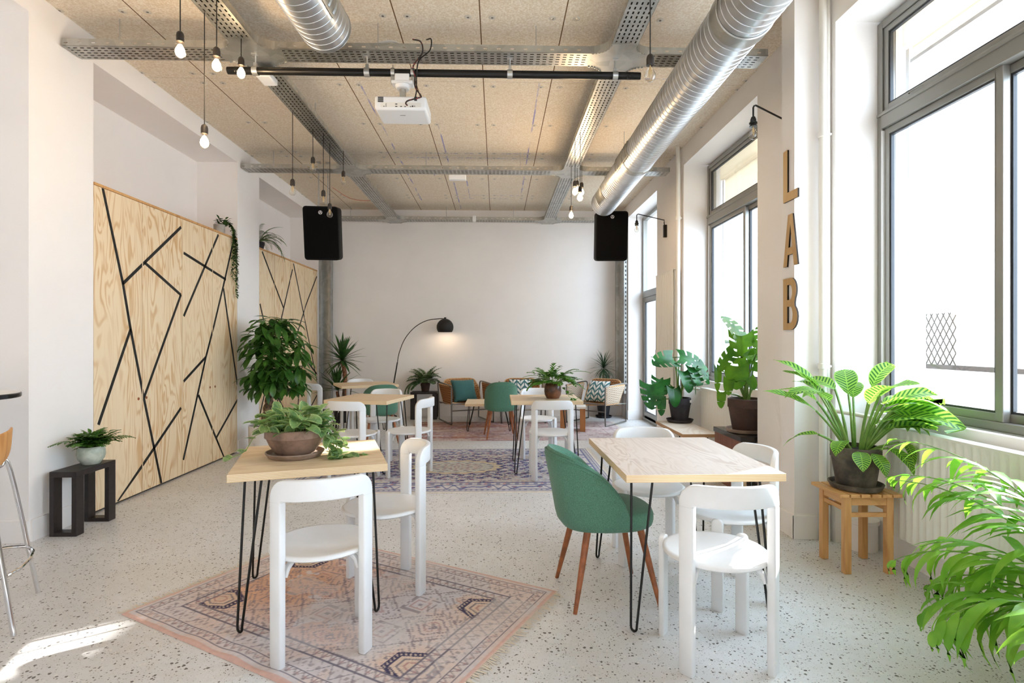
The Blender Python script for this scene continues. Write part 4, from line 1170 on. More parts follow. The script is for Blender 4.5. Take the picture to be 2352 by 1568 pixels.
# bar stool and bar table at the left edge
t=thing('bar_stool','chrome bar stool with a moulded plywood seat at the left edge','bar stool',(-2.605,2.71,0),119.4)
def shell(u,v):
    x=(u-.5)*.40
    if v<.62:
        q=v/.62; y=.19-q*.35; z=.745-.02*math.sin(PI*q)-.012*(1-abs(u*2-1)**2)
    else:
        q=(v-.62)/.38; a=min(q*2.2,1)*PI/2; y=-.16-.05*math.sin(a)-.012*q; z=.745+.05*(1-math.cos(a))+.17*max(0,q-.25)
    return (x*(1-.06*max(0,v-.7)),y+.035+.02*abs(u*2-1)**2*(v>.62),z)
b=MB(); b.grid(shell,14,26); b.build('seat_shell',M['barwood'],t,smooth=60,solid=.012,subsurf=1)
for sx in(-1,1):
    b=MB(); b.tube(curve([(sx*.05,.14,.715),(sx*.13,.15,.72),(sx*.165,.165,.69),(sx*.215,.225,0)],6),.011,10); b.build('leg',M['chrome'],t)
    b=MB(); b.tube(curve([(sx*.05,-.10,.715),(sx*.15,-.13,.725),(sx*.192,-.163,.69),(sx*.255,-.265,0)],6),.011,10); b.build('leg',M['chrome'],t)
b=MB(); zf=.27
q=[(.21*1.0,.20,zf),(-.21,.20,zf),(-.227,-.224,zf),(.227,-.224,zf)]
b.tube(curve(q+[q[0]],4),.008,8); b.build('foot_ring',M['chrome'],t)
t=thing('bar_table','round white bar table with a black edge, just showing at the left edge','bar table',(-3.23,3.36,0))
b=MB(); b.lathe([(0,1.055),(.293,1.055),(.297,1.05),(0,1.05)],48); b.build('tabletop',M['whitegloss'],t,smooth=30)
b=MB(); b.lathe([(.293,1.0545),(.30,1.05),(.30,1.03),(.295,1.025),(0,1.025),(0,1.03),(.28,1.05)],48); b.build('edge_band',M['black'],t,smooth=30)
b=MB(); b.lathe([(0,0),(.2,0),(.2,.012),(.03,.03),(.03,1.025),(0,1.025)],32); b.build('pedestal',M['black'],t,smooth=40)

# arc floor lamp
t=thing('arc_floor_lamp','black arc floor lamp with a dome shade against the far wall','floor lamp',(-1.93,9.80,0))
b=MB(); b.lathe([(0,0),(.15,0),(.155,.005),(.155,.045),(.15,.05),(0,.05)],36); b.build('base',M['blackmatte'],t,smooth=40)
b=MB(); b.tube([(0,0,.05),(.10,0,.62),(.165,0,1.0)],.011,10); b.build('pole',M['blackmatte'],t)
b=MB(); b.tube(curve([(.165,0,1.0),(.20,0,1.18),(.30,0,1.42),(.47,0,1.62),(.68,0,1.74),(.90,0,1.775),(1.01,0,1.772)],8),.007,8); b.build('arc_arm',M['blackmatte'],t)
b=MB()
pr=[]
for k in range(13):
    a=R(90-k*10.5); pr.append((.15*math.cos(a),1.625+.15*math.sin(a)))
pr=[(0,1.775)]+pr[1:]
inner=[(r*.95,1.625+(z-1.625)*.95) for r,z in reversed(pr)]
inner[-1]=(0,inner[-1][1])
b.lathe(pr+inner,36,(1.01,0,0)); b.lathe([(0,1.80),(.018,1.80),(.022,1.775),(0,1.77)],14,(1.01,0,0)); b.build('lamp_shade',M['blackmatte'],t,smooth=45)
b=MB(); b.sphere((1.01,0,1.62),.035,16,10); b.build('bulb',M['lampglow'],t)
l=bpy.data.lights.new('lamp_light','POINT'); l.energy=1.3; l.color=(1,.74,.48); l.shadow_soft_size=.035
o=bpy.data.objects.new('lamp_light',l); COL.objects.link(o); o.parent=t; o.location=(1.01,0,1.555)
# ------------------------------------------------------------------ rugs, woven colours per vertex
def vnoise(shape,cell,seed,oct=1):
    rg=np.random.default_rng(seed); out=np.zeros(shape); amp=1;tot=0
    for o in range(oct):
        c=max(1,int(cell/2**o)); h=shape[0]//c+2; w=shape[1]//c+2
        g=rg.random((h,w)); yy=np.arange(shape[0])/c; xx=np.arange(shape[1])/c
        y0=yy.astype(int);x0=xx.astype(int);fy=(yy-y0)[:,None];fx=(xx-x0)[None,:]
        fy=fy*fy*(3-2*fy);fx=fx*fx*(3-2*fx)
        v=(g[y0][:,x0]*(1-fy)+g[y0+1][:,x0]*fy)*(1-fx)+(g[y0][:,x0+1]*(1-fy)+g[y0+1][:,x0+1]*fy)*fx
        out+=v*amp;tot+=amp;amp*=.5
    return out/tot
def sr(c): return np.array([lin(x) for x in c])
def lay(img,mask,c,a=1.0):
    m=(np.clip(mask,0,1)*a)[...,None]; img[:]=img*(1-m)+sr(c)*m
def rug(name,label,cat,loc,rz,L,W,step,paint,wave=None,fringe=None):
    nx=int(L/step);ny=int(W/step)
    xs=np.linspace(-L/2,L/2,nx+1);ys=np.linspace(-W/2,W/2,ny+1)
    Xg,Yg=np.meshgrid(xs,ys,indexing='ij')
    img=paint(Xg,Yg,L,W)
    Z=np.full(Xg.shape,.007)
    if wave is not None: Z=Z+wave(Xg,Yg)
    Z[0,:]=Z[-1,:]=.001; Z[:,0]=.001;Z[:,-1]=.001
    co=np.stack([Xg,Yg,Z],-1).reshape(-1,3)
    i=np.arange(nx)[:,None];j=np.arange(ny)[None,:]; w=ny+1
    q=np.stack([i*w+j,(i+1)*w+j,(i+1)*w+j+1,i*w+j+1],-1).reshape(-1,4)
    me=bpy.data.meshes.new(name)
    me.vertices.add(len(co));me.vertices.foreach_set('co',co.ravel())
    me.loops.add(q.size);me.loops.foreach_set('vertex_index',q.ravel())
    me.polygons.add(len(q));me.polygons.foreach_set('loop_start',np.arange(0,q.size,4));me.polygons.foreach_set('loop_total',np.full(len(q),4))
    me.update(); me.validate()
    me.polygons.foreach_set('use_smooth',[True]*len(q))
    at=me.color_attributes.new('Col','FLOAT_COLOR','POINT')
    at.data.foreach_set('color',np.concatenate([np.clip(img,0,1).reshape(-1,3),np.ones((len(co),1))],1).ravel())
    me.materials.append(M['rug'])
    o=bpy.data.objects.new(name,me);COL.objects.link(o);o.location=loc;o.rotation_euler=(0,0,R(rz))
    tag(o,label,cat,'patterned rugs on the floor')
    for s in fringe or ():
        b=MB(); rr=random.Random(int(s*10)+3); k=-W/2+.01
        while k<W/2-.01:
            l=rr.uniform(.025,.06); dx=rr.uniform(-.02,.02)
            b.add([(s*L/2-s*.004,k,.004),(s*L/2-s*.004,k+.006,.004),(s*(L/2+l),k+dx+.004,.0025),(s*(L/2+l),k+dx,.0025)],[(0,1,2,3)]); k+=.0075
        b.build('fringe',M['fringe'],o,smooth=0)
    return o
def saw(x,p): return np.abs(((x/p)%1)-.5)*2
def paint_pink(X,Y,L,W):
    sh=X.shape; d=np.minimum(L/2-np.abs(X),W/2-np.abs(Y)); along=np.where((L/2-np.abs(X))<(W/2-np.abs(Y)),Y,X)
    img=np.zeros(sh+(3,)); n1=vnoise(sh,60,1,3); n2=vnoise(sh,26,2,3); n3=vnoise(sh,4,3,2)
    img[:]=sr((214,202,198)); lay(img,(n1-.42)*5,(212,206,210),.9); lay(img,(n2-.5)*5,(224,202,192),.75)
    inn=d>.25
    org=np.clip(1.15-np.hypot((X+.45)/.42,(Y+.02)/.36),0,1)*1.6
    lay(img,org*(n2>.36)*inn,(216,162,124),.7)
    org=np.clip(1.1-np.hypot((X+.35)/.5,(Y-.38)/.2),0,1)*1.4
    lay(img,org*(n2>.42)*inn,(210,160,134),.55)
    org=np.clip(1.1-np.hypot((X-.1)/.28,(Y+.28)/.12),0,1)*1.5; lay(img,org*(n2>.4),(214,164,134),.6)
    for mx in(-.63,.66):
        for my in(-.30,.27): lay(img,np.clip(1.2-np.hypot((X-mx)/.2,(Y-my)/.14),0,1)*1.5*(n2>.3),(228,190,158),.7)
    dk=(112,106,120); dm=(146,132,136); rd=(184,136,130)
    # field: stepped lattice, drawn with kilim-like stairs
    q=.011; Xq=np.round(X/q)*q; Yq=np.round(Y/q)*q
    def line(v,c,w): return (np.abs(v-c)<w)
    a=np.abs(((Xq/.36)%1)-.5)*2*.18*1.0; b2=np.abs(((Yq/.30+.5)%1)-.5)*2*.15
    dia=a/.18+b2/.15
    f=inn*1.0
    wob=(n3>.38)
    for c,w,col,al in((.98,.045,dm,.8),(.80,.03,dk,.5),(.55,.035,dm,.8),(.32,.04,rd,.6),(.14,.05,dk,.7)):
        lay(img,line(dia,c,w)*f*wob,col,al)
    # small stepped medallions between
    a=np.abs((((Xq+.18)/.36)%1)-.5)*2*.18; b2=np.abs((((Yq+.15)/.30+.5)%1)-.5)*2*.15
    di=np.maximum(a/.11,b2/.11)
    lay(img,line(di,.62,.06)*f*wob,dm,.7); lay(img,line(di,.36,.05)*f*wob,rd,.6); lay(img,(di<.12)*f,dk,.6)
    mk=vnoise(sh,2.2,9)>.80; lay(img,mk*f*(saw(Xq,.07)>.45)*(saw(Yq,.055)>.4),dk,.6)
    mk=(saw(X+Y*.6,.045)>.72)*(saw(Y,.13)>.6); lay(img,mk*f*(n2>.5),dm,.6)
    # navy hexagon medallions
    for mx in(-.62,.66):
        for my in(-.30,.27):
            u=np.abs(X-mx);v=np.abs(Y-my); hx=np.maximum(u/.125,(u/.125)*.5+v/.085*.75)
            m=(hx<1.0)&(hx>.72); lay(img,hx<1.0,(218,196,178),.8); lay(img,m*((saw(X*.7+Y,.022)>.35)|(hx>.92)|(hx<.78)),(60,58,92),.95)
            lay(img,(hx<.55)&(hx>.47),dk,.8); lay(img,(hx<.3)&(hx>.22),rd,.8)
    # borders
    bo=~(d>.25)
    lay(img,bo*1.0,(214,204,202),.6); lay(img,bo*(n2>.55),(222,200,190),.5)
    for c in(.045,.095,.19,.245): lay(img,np.abs(d-c)<.0035,dk,.9)
    for lo,hi in((.05,.09),(.195,.24)):
        m=(d>lo)&(d<hi); t=(d-lo)/(hi-lo)
        lay(img,m*(np.abs(((along/.05)%1)-.5)<.035),dk,.75)
        k=np.abs(((along/.05)%1)-.5)*2; lay(img,m*(np.abs(k-t)<.14),dm,.75); lay(img,m*(np.hypot((((along/.05)%1)-0.0-.5)*.05/.010,(t-.5)*.04/.010)<.8),rd,.5)
    m=(d>.1)&(d<.185); t=(d-.1)/.085; z=np.abs(((along/.12)%1)-.5)*2
    lay(img,m*(np.abs(z-t)<.06)*(n3>.35),dk,.65); lay(img,m*(np.abs(z-(1-t))<.05)*(n3>.45),dm,.6); lay(img,m*(saw(along,.04)>.62)*(np.abs(t-.5)<.12),dm,.6)
    m=d<.022; lay(img,m*1.0,(216,176,162),.85)
    lay(img,(n1<.4)*1.0,(216,210,208),.35)
    img*=(.93+.12*vnoise(sh,2,5))[...,None]
    return img
def wave_pink(X,Y):
    e=np.exp(-(((X+.05)/.5)**2+((Y+.64)/.14)**2))
    return .012*e*np.cos((X+.05)*11)**2+.006*np.exp(-((X+.1)**2/.12+(Y-.1)**2/.05))*(1+np.sin(X*16+Y*20))
rug('patterned_rug','faded pink patterned rug with navy medallions under the pothos table','rug',(-.776,2.90,0),-30,1.82,1.27,.0055,paint_pink,wave_pink,(-1,1))
def paint_blue(X,Y,L,W):
    sh=X.shape; d=np.minimum(L/2-np.abs(X),W/2-np.abs(Y)); dx=L/2-np.abs(X)
    along=np.where((L/2-np.abs(X))<(W/2-np.abs(Y)),Y,X)
    img=np.zeros(sh+(3,)); n2=vnoise(sh,20,12,3); n3=vnoise(sh,3,13,2)
    crm=(216,208,198); nav=(58,66,124); gr=(150,152,166); red=(176,104,110)
    img[:]=sr((196,192,192)); lay(img,(n2-.4)*4,(212,204,196),.7)
    # field flower scrolls
    def scroll(X,Y,k): return np.sin(X*k+1.7*np.sin(Y*k*.8))+np.sin(Y*k*1.15+1.6*np.sin(X*k*.7))
    s=scroll(X,Y,44); s2=scroll(X*1.0+.3,Y+.2,70); s3=scroll(X,Y,20)
    fld=(d>.34)
    ell=np.hypot(X/.95,Y/.56)
    navy=fld*((ell<1.0)|(s3>.2))
    lay(img,fld*1.0,(190,188,194),.8)
    lay(img,navy*(s>-.55),nav,.92)
    lay(img,fld*(np.abs(s2)<.22),crm,.8); lay(img,fld*(np.abs(s)<.14),(206,196,178),.75)
    lay(img,fld*(s2>1.55),red,.7); lay(img,fld*(s2<-1.6),gr,.8)
    # medallion
    th=np.arctan2(Y/.30,X/.48); r=np.hypot(X/.50,Y/.33)*(1+.05*np.cos(16*th))
    lay(img,r<1.0,(208,190,160),.95); lay(img,(r<.78),(186,190,186),.85)
    lay(img,(r<1)*(np.sin(r*26)+np.cos(th*16)>.9),(120,122,140),.75); lay(img,(r<.95)*(s2>.9),crm,.7); lay(img,(r<.55)*(np.cos(th*12)*np.sin(r*30)>.35),red,.55); lay(img,np.abs(r-1)<.03,nav,.8)
    # borders
    bo=d<.34; lay(img,bo*1.0,(204,200,200),.85)
    for c,w in((.335,.012),(.255,.008),(.10,.008),(.06,.006),(.03,.006)): lay(img,np.abs(d-c)<w,(92,98,146),.85)
    m=(d>.11)&(d<.25); t=(d-.18)/.07
    sc=np.sin(along*26+2.2*np.sin(along*13))-t*1.2; lay(img,m*(np.abs(sc)<.32),(80,88,144),.85); lay(img,m*(np.hypot(t,(((along/.24)%1)-.5)*3.4)<.42),nav,.7); lay(img,m*(np.hypot(t,(((along/.24)%1)-.5)*3.4)<.2),red,.7)
    m=(d>.265)&(d<.325); lay(img,m*(saw(along,.09)>.6),(110,114,146),.7); lay(img,m*(saw(along+.03,.18)>.85),red,.5)
    m=(d>.065)&(d<.095); lay(img,m*(saw(along,.05)>.55),(120,122,150),.7)
    lay(img,(d<.025)*1.0,(222,214,202),1)
    img*=(.9+.2*vnoise(sh,2,15))[...,None]
    return img
rug('patterned_rug','blue and cream patterned rug with an oval centre in mid-room','rug',(-.435,5.985,0),0,3.17,2.03,.0095,paint_blue,None,(-1,1))
def paint_red(X,Y,L,W):
    sh=X.shape; d=np.minimum(L/2-np.abs(X),W/2-np.abs(Y))
    img=np.zeros(sh+(3,)); st=vnoise((sh[0]//6+1,sh[1]),10,21,3).repeat(6,0)[:sh[0]]; n2=vnoise(sh,14,22,4); n3=vnoise(sh,3,23,2); n4=vnoise(sh,70,24,2)
    img[:]=sr((200,182,178)); right=np.clip((X+.4)/1.2,0,1)
    lay(img,(st-.44)*7*(1-right*.8),(158,98,82),.8); lay(img,(n4-.48)*5*(1-right),(178,124,92),.6)
    lay(img,right,(196,190,196),.65); lay(img,(n2-.52)*7,(184,160,164),.6); lay(img,(n3>.62)*(n2>.45),(136,110,118),.55); lay(img,(n3<.3)*1.0,(214,204,202),.5)
    sc=np.sin(X*30+2*np.sin(Y*24))+np.sin(Y*34+2*np.sin(X*22)); lay(img,(np.abs(sc)<.2)*(n2>.42),(150,116,124),.5)
    lay(img,(np.abs(d-.16)<.008)|(np.abs(d-.3)<.006),(140,118,126),.6)
    return img
rug('patterned_rug','worn reddish rug in the lounge before the cane armchairs','rug',(.30,8.45,0),0,3.3,1.75,.012,paint_red,None,(-1,1))
# ------------------------------------------------------------------ plants
def arcpts(base,az,el,L,droop,n,side=0):
    p=Vector(base);pts=[p.copy()];ds=L/n
    for i in range(n):
        q=(i+.5)/n; e=el-droop*q; a=az+side*q
        p=p+Vector((math.cos(a)*math.cos(e),math.sin(a)*math.cos(e),math.sin(e)))*ds; pts.append(p.copy())
    return pts
P_OV=lambda t:math.sin(PI*min(1,max(0,t))**.85)**.9
P_LANCE=lambda t:(math.sin(PI*t**.75))**1.1
P_SWORD=lambda t:min(1,.55+t*2.2)*(1-t**2.2)**.8
P_OBOV=lambda t:math.sin(PI*t**1.35)**.85
P_HEART=lambda t:(1-t**2.3)**.62*(1.0-.12*(1-t))
P_SER=lambda t:P_OV(t)*(.45+.55*abs(math.sin(t*12.5)))
def leaf(b,base,az,el,L,W,droop=.6,prof=P_OV,nu=7,nv=2,fold=.15,roll=0,lobe=0,slots=None,side=0,wavy=0,rg=None):
    pts=arcpts(base,az,el,L,droop,nu,side)
    vs=[];uv=[]
    for i,p in enumerate(pts):
        t=i/nu; T=(pts[min(i+1,nu)]-pts[max(i-1,0)]).normalized()
        S=T.cross(Z3); S=S.normalized() if S.length>.05 else Vector((math.sin(az),-math.cos(az),0))
        N=S.cross(T)
        if roll: q=Matrix.Rotation(roll,3,T); S=q@S; N=q@N
        hw=W/2*max(.0,prof(min(.999,max(.001,t))))
        for j in range(-nv,nv+1):
            v=j/nv
            k=p+S*(v*hw)+N*(fold*abs(v)*hw+wavy*math.sin(t*17+v*2)*W*abs(v))-T*(lobe*L*v*v*(1-t)**2)
            vs.append(k);uv.append((t,v,0))
    m=2*nv+1
    fs=[(i*m+j,i*m+j+1,(i+1)*m+j+1,(i+1)*m+j) for i in range(nu) for j in range(2*nv) if not(slots and slots(i,nu,abs(j-nv+.5)/nv,j<nv))]
    o=b.add(vs,fs); d=b.a.setdefault('leaf',{})
    for i,u in enumerate(uv): d[o+i]=u
    return pts
def frond(b,base,az,el,L,droop,n,ll,lw,st=None,prof=P_LANCE,start=.15,taper=1.0,lang=62,ldroop=.5,side=0,r=.002,nu=3,jit=0):
    pts=arcpts(base,az,el,L,droop,14,side)
    (st or b).tube(pts,[r*(1-.7*i/14) for i in range(15)],5)
    for i in range(n):
        t=start+(1-start)*(i+.5)/n; k=t*14; a=int(min(13,k)); p=pts[a].lerp(pts[a+1],k-a)
        T=(pts[a+1]-pts[a]).normalized(); az2=math.atan2(T.y,T.x); el2=math.asin(max(-1,min(1,T.z)))
        s=ll*(math.sin(PI*(.12+.88*t)**.9)**.6 if taper==1 else (1-t*taper))
        for sg in(-1,1):
            la=R(lang+jit*G.uniform(-1,1))*(1-.45*t)
            d=T*math.cos(la)+ (T.cross(Z3).normalized() if T.cross(Z3).length>.05 else Vector((math.sin(az),-math.cos(az),0)))*sg*math.sin(la)
            leaf(b,p,math.atan2(d.y,d.x),math.asin(max(-1,min(1,d.z)))+.1+R(jit)*G.uniform(-1,.6),s*(1+jit*.01*G.uniform(-1,1)),lw*(.6+.4*s/ll),ldroop,prof,nu,1,.2)
def pot(t,r,h,mat,rim=True,c=(0,0,0),taper=.74,soil=True,saucer=None,sm='pot_saucer',name='pot'):
    b=MB(); z0=c[2]; rb=r*taper; rl=r*.035+.004
    if rim: pr=[(0,0),(rb,0),(rb+.002,.004),(r*.95,h*.70),(r*.96,h*.72),(r,h*.725),(r,h-.004),(r-.003,h),(r-rl-.004,h),(r-rl-.005,h*.8),(0,h*.8)]
    else: pr=[(0,0),(rb-.004,0),(rb,.005),(r,h-.004),(r-.003,h),(r-rl,h),(r-rl-.002,h*.85),(0,h*.85)]
    b.lathe(pr,40,c); b.build(name,M[mat],t,smooth=35)
    if soil:
        b=MB(); n=24
        b.lathe([(0,h*.93),(r*.5,h*.925),(r-rl-.001,h*.90)],n,c); b.build('soil',M['soil'],t)
    if saucer:
        b=MB(); R_=saucer; b.lathe([(0,-.02),(R_*.86,-.02),(R_*.90,-.018),(R_,.012),(R_,.016),(R_-.008,.016),(R_*.86,-.006),(0,-.006)],40,c); b.build('saucer',M[sm],t,smooth=35)

G=random.Random(11); U=G.uniform
# fern on the dark bench
t=thing('potted_fern','small feathery fern in a pale celadon pot on the black side bench','potted plant',(-3.04,4.20,.455))
b=MB(); pr=[(0,0),(.055,0),(.06,.006),(.083,.04),(.09,.07),(.088,.10),(.082,.128),(.080,.132),(.076,.13),(.08,.10),(0,.095)]
b.lathe(pr,40); b.build('pot',M['pot_celadon'],t,smooth=40)
b=MB(); b.lathe([(0,.118),(.078,.112)],20); b.build('soil',M['soil'],t)
b=MB(); s=MB()
for k in range(46):
    az=2*PI*k/46+U(-.2,.2); el=U(.75,1.5)
    if math.cos(az)<-.3: az+=PI*.6
    frond(b,(U(-.03,.03),U(-.03,.03),.115),az,el,U(.12,.21),U(.7,1.35),11,.062,.024,s,P_SER,.15,lang=62,ldroop=.4,r=.0014,nu=8,jit=10)
for az,L in((-2.0,.30),(-1.4,.26),(.9,.28),(.4,.30)): frond(b,(0,0,.115),az,.75,L,1.1,13,.06,.024,s,P_SER,.2,lang=60,ldroop=.4,r=.0014,nu=8,jit=8)
for k in range(170):
    a=U(0,2*PI); h=U(.0,.11); rr=U(0,.09)*math.cos(h/.125*1.2); leaf(b,(rr*math.cos(a),rr*math.sin(a),.12+h),a+U(-.8,.8),U(-.2,1.0),U(.04,.065),.028,U(.3,1.0),P_SER,8,1,.2,U(-.5,.5))
b.build('fronds',M['l_fern'],t,smooth=0); s.build('stems',M['stem'],t)

# ivy trailing from the wardrobe
t=thing('trailing_ivy','dark green ivy trailing down the wardrobe front from a ribbed pot','potted plant',(-3.27,6.56,2.635))
b=MB(); n=60; vs=[]
pot(t,.062,.11,'pot_ribbed',False,(0,0,0),.95)
b=MB(); s=MB()
def vine(b,s,pts,step,ll,lw,prof=P_OV,r=.0016,droop=.4,out=None):
    pts=curve(pts,10); s.tube(pts,r,5); acc=0
    for i in range(1,len(pts)):
        acc+=(pts[i]-pts[i-1]).length
        if acc>step:
            acc=0
            for q in range(2):
                leaf(b,pts[i],(out if out is not None else 0)+U(-1.7,1.7),U(-.7,.5),ll*U(.7,1.2),lw*U(.8,1.2),U(.2,droop*2),prof,4,1,.2,U(-.4,.4))
for k in range(7):
    y=U(.10,.20); z=-U(.15,.66)if k>1 else -.72
    vine(b,s,[(0,.02,.10),(.06,y*.5,.15),(.10,y*.8,.06),(.105,y,-.12),(.105+U(0,.01),y+U(-.03,.03),z*.6),(.11,y+U(-.03,.03),z)],.017,.042,.022,out=0)
for k in range(46): 
    a=U(0,2*PI); leaf(b,(.05*math.cos(a)+.02,.05*math.sin(a)+.04,.10+U(0,.08)),a,U(-.1,1.2),U(.04,.07),.03,.6,P_OV,4,1,.2)
fit=lambda x,y,z:(x if z>.005 else max(x,.098),y,z if x>.09 else max(z,.003)); b.v=[fit(*p) for p in b.v]; s.v=[fit(*p) for p in s.v]
b.build('leaves',M['l_ivy'],t,smooth=0); s.build('vines',M['stem'],t)

# Boston fern on the second wardrobe
t=thing('potted_fern','arching fern on top of the far wardrobe, half hidden by the pier','potted plant',(-3.36,7.80,2.635))
pot(t,.095,.13,'pot_dark',True)
b=MB(); s=MB()
for k in range(46):
    az=2*PI*k/46*1.0+U(-.2,.2); L=U(.34,.56)
    if math.cos(az)<-.15: L*=.55
    frond(b,(.03*math.cos(az),.03*math.sin(az),.12),az,U(.45,1.45),L,U(1.3,2.3),22,.045,.013,s,P_SWORD,.12,lang=75,ldroop=.2,r=.002,nu=2)
fit=lambda x,y,z:(max(x,-.30),max(y,-.32),z if x>.185 else max(z,.012)); b.v=[fit(*p) for p in b.v]; s.v=[fit(*p) for p in s.v]
b.build('fronds',M['l_boston'],t,smooth=0); s.build('stems',M['stem'],t)

# braided money tree
t=thing('braided_tree','braided trunk tree with dense hand-shaped leaves in a white pot by the pier','potted tree',(-2.84,6.80,0))
pot(t,.185,.35,'pot_white',False,(0,0,0),.97)
b=MB()
def trunk_c(z): return Vector((.0+.10*((z-.3)/.65),.0,z))
for k in range(3):
    pts=[];rs=[]
    for i in range(40):
        z=.28+.68*i/39; a=2*PI*k/3+ i/39*2*PI*2.2; rr=.036*(1-.45*i/39)
        pts.append(trunk_c(z)+Vector((rr*math.cos(a),rr*math.sin(a),0))); rs.append(.034*(1-.42*i/39))
    b.tube(pts,rs,10)
b.build('trunk',M['bark'],t)
b=MB(); s=MB()
G.seed(5)
for k in range(84):
    # clusters of five to seven leaflets filling an egg shaped crown
    q=(k+U(0,1))/84; az=2*PI*((k*.618)%1)+U(-.5,.5); zz=.80+q*.84+U(-.07,.07); rad=.38*math.sin(PI*min(1,.20+.72*q))**.7*math.sqrt(U(.12,1.0))
    c=Vector((.13+rad*math.cos(az),rad*math.sin(az)*.9,zz))
    o=trunk_c(.93)+Vector((0,0,q*.45)); s.tube(curve([o,(o+c)/2+Vector((0,0,.06)),c],4),.0035,5)
    n=6
    for j in range(n):
        a=az+2*PI*j/n+U(-.2,.2); out=math.cos(a-az)
        leaf(b,c,a,U(-.5,.45)-.25*(1-q),U(.16,.25)*(1+.2*out),U(.058,.082),U(.4,1.15),P_OBOV,6,2,.18,U(-.2,.2))
for k in range(26):
    az=U(0,2*PI); c=Vector((.10+U(.05,.22)*math.cos(az),U(.05,.22)*math.sin(az),U(.86,1.05)))
    for j in range(5): leaf(b,c,az+2*PI*j/5,U(-.5,.1),U(.15,.22),U(.055,.072),U(.7,1.2),P_OBOV,6,2,.18)
b.v=[(max(x,-.335),y,z) for x,y,z in b.v]
b.build('leaves',M['l_pachira'],t,smooth=60); s.build('branches',M['stem'],t)

# satin pothos in a wide bowl on the pink-rug table
t=thing('potted_pothos','spotted trailing pothos in a wide brown clay bowl on the pink-rug table','potted plant',(-1.07,2.945,.783))
b=MB(); b.lathe([(0,0),(.095,0),(.10,.004),(.128,.045),(.143,.08),(.146,.083),(.151,.086),(.151,.125),(.148,.129),(.138,.129),(.132,.10),(0,.10)],48); b.build('pot',M['pot_bowl'],t,smooth=35)
b=MB(); b.lathe([(0,.112),(.137,.108)],24); b.build('soil',M['soil'],t)
b=MB(); b.lathe([(0,-.021),(.125,-.021),(.13,-.019),(.148,.004),(.148,.008),(.142,.009),(.125,-.004),(0,-.004)],48); b.build('saucer',M['pot_saucer'],t,smooth=35)
b=MB(); s=MB(); G.seed(21)
for k in range(120):
    a=2*PI*((k*.618)%1); rr=.135*math.sqrt(U(0,1)); base=Vector((rr*math.cos(a),rr*math.sin(a),.11))
    h=U(.01,.13)*(1-.3*rr/.135); tip=base+Vector((math.cos(a)*U(0,.05),math.sin(a)*U(0,.05),h)); s.tube([base,(base+tip)/2+Vector((0,0,.01)),tip],.0016,5)
    leaf(b,tip,a+U(-1,1),U(-.2,1.0),U(.06,.085),U(.056,.074),U(.3,.9),P_HEART,6,2,.22,U(-.5,.5),.12)
G.seed(4)
for k in range(7):
    y=U(-.08,.10); e=U(.20,.36)
    vine(b,s,[(.12,y,.12),(.17,y*1.1,.125),(.185+.01*k,y,.04),(.20,y+U(-.04,.04),-.012),(e,y+U(-.05,.06),-.016)],.042,.062,.046,P_HEART,.0018,.5,out=0)
vine(b,s,[(-.12,-.07,.12),(-.17,-.10,.10),(-.21,-.12,.03),(-.27,-.15,.0),(-.285,-.17,-.012)],.07,.06,.038,P_HEART,.0018,.5,out=3.4)
b.v=[(x,y,max(z,-.0195)) for x,y,z in b.v]
b.build('leaves',M['l_pothos'],t,smooth=60); s.build('vines',M['stem'],t)

def swordhead(b,c,n,L,W,dr,el0=-.5,el1=1.45,tilt=(0,0)):
    for k in range(n):
        q=k/(n-1); el=el0+(el1-el0)*q; az=2*PI*((k*.618)%1)
        leaf(b,Vector(c)+Vector((0,0,.05*q)),az,el+U(-.08,.08),L*U(.8,1.1),W,dr*(1-.5*q)*U(.7,1.3),P_SWORD,6,1,.25)
t=thing('potted_yucca','yucca with two sword-leaved heads in the back left corner','potted plant',(-2.62,9.42,0)); G.seed(9)
pot(t,.17,.32,'pot_black')
b=MB(); b.tube(curve([(.03,0,.29),(.04,0,.6),(.03,0,.85),(-.01,0,1.02)],6),[.036]*13+[.034]*6,12); b.tube(curve([(-.05,.02,.29),(-.09,.02,.45),(-.10,.02,.52)],5),.026,10); b.build('trunk',M['barkred'],t)
b=MB(); swordhead(b,(-.01,0,1.03),46,.46,.060,.45,-.5); swordhead(b,(-.10,.02,.53),30,.46,.056,.5,.1); b.build('leaves',M['l_yucca'],t,smooth=60)
t=thing('potted_dracaena','dracaena with thin spiky heads in a black pot in the back right corner','potted plant',(1.93,9.86,.0)); G.seed(10)
pot(t,.125,.27,'pot_black',True,(0,0,.02),.72,True,.15,'pot_black')
b=MB(); b.tube(curve([(.0,0,.25),(-.02,0,.5),(.0,0,.85)],6),.017,10); b.tube(curve([(.03,.01,.25),(.05,.01,.42),(.06,.0,.50)],6),.014,10); b.build('trunk',M['bark'],t)
b=MB(); swordhead(b,(0,0,.86),90,.34,.017,.9,-.7); swordhead(b,(.06,0,.50),60,.32,.016,.9,-.1); b.v=[(min(x,.30),max(min(y,.22),-.19 if z<.8 else -9),z) for x,y,z in b.v]
b.build('leaves',M['l_drac'],t,smooth=60)

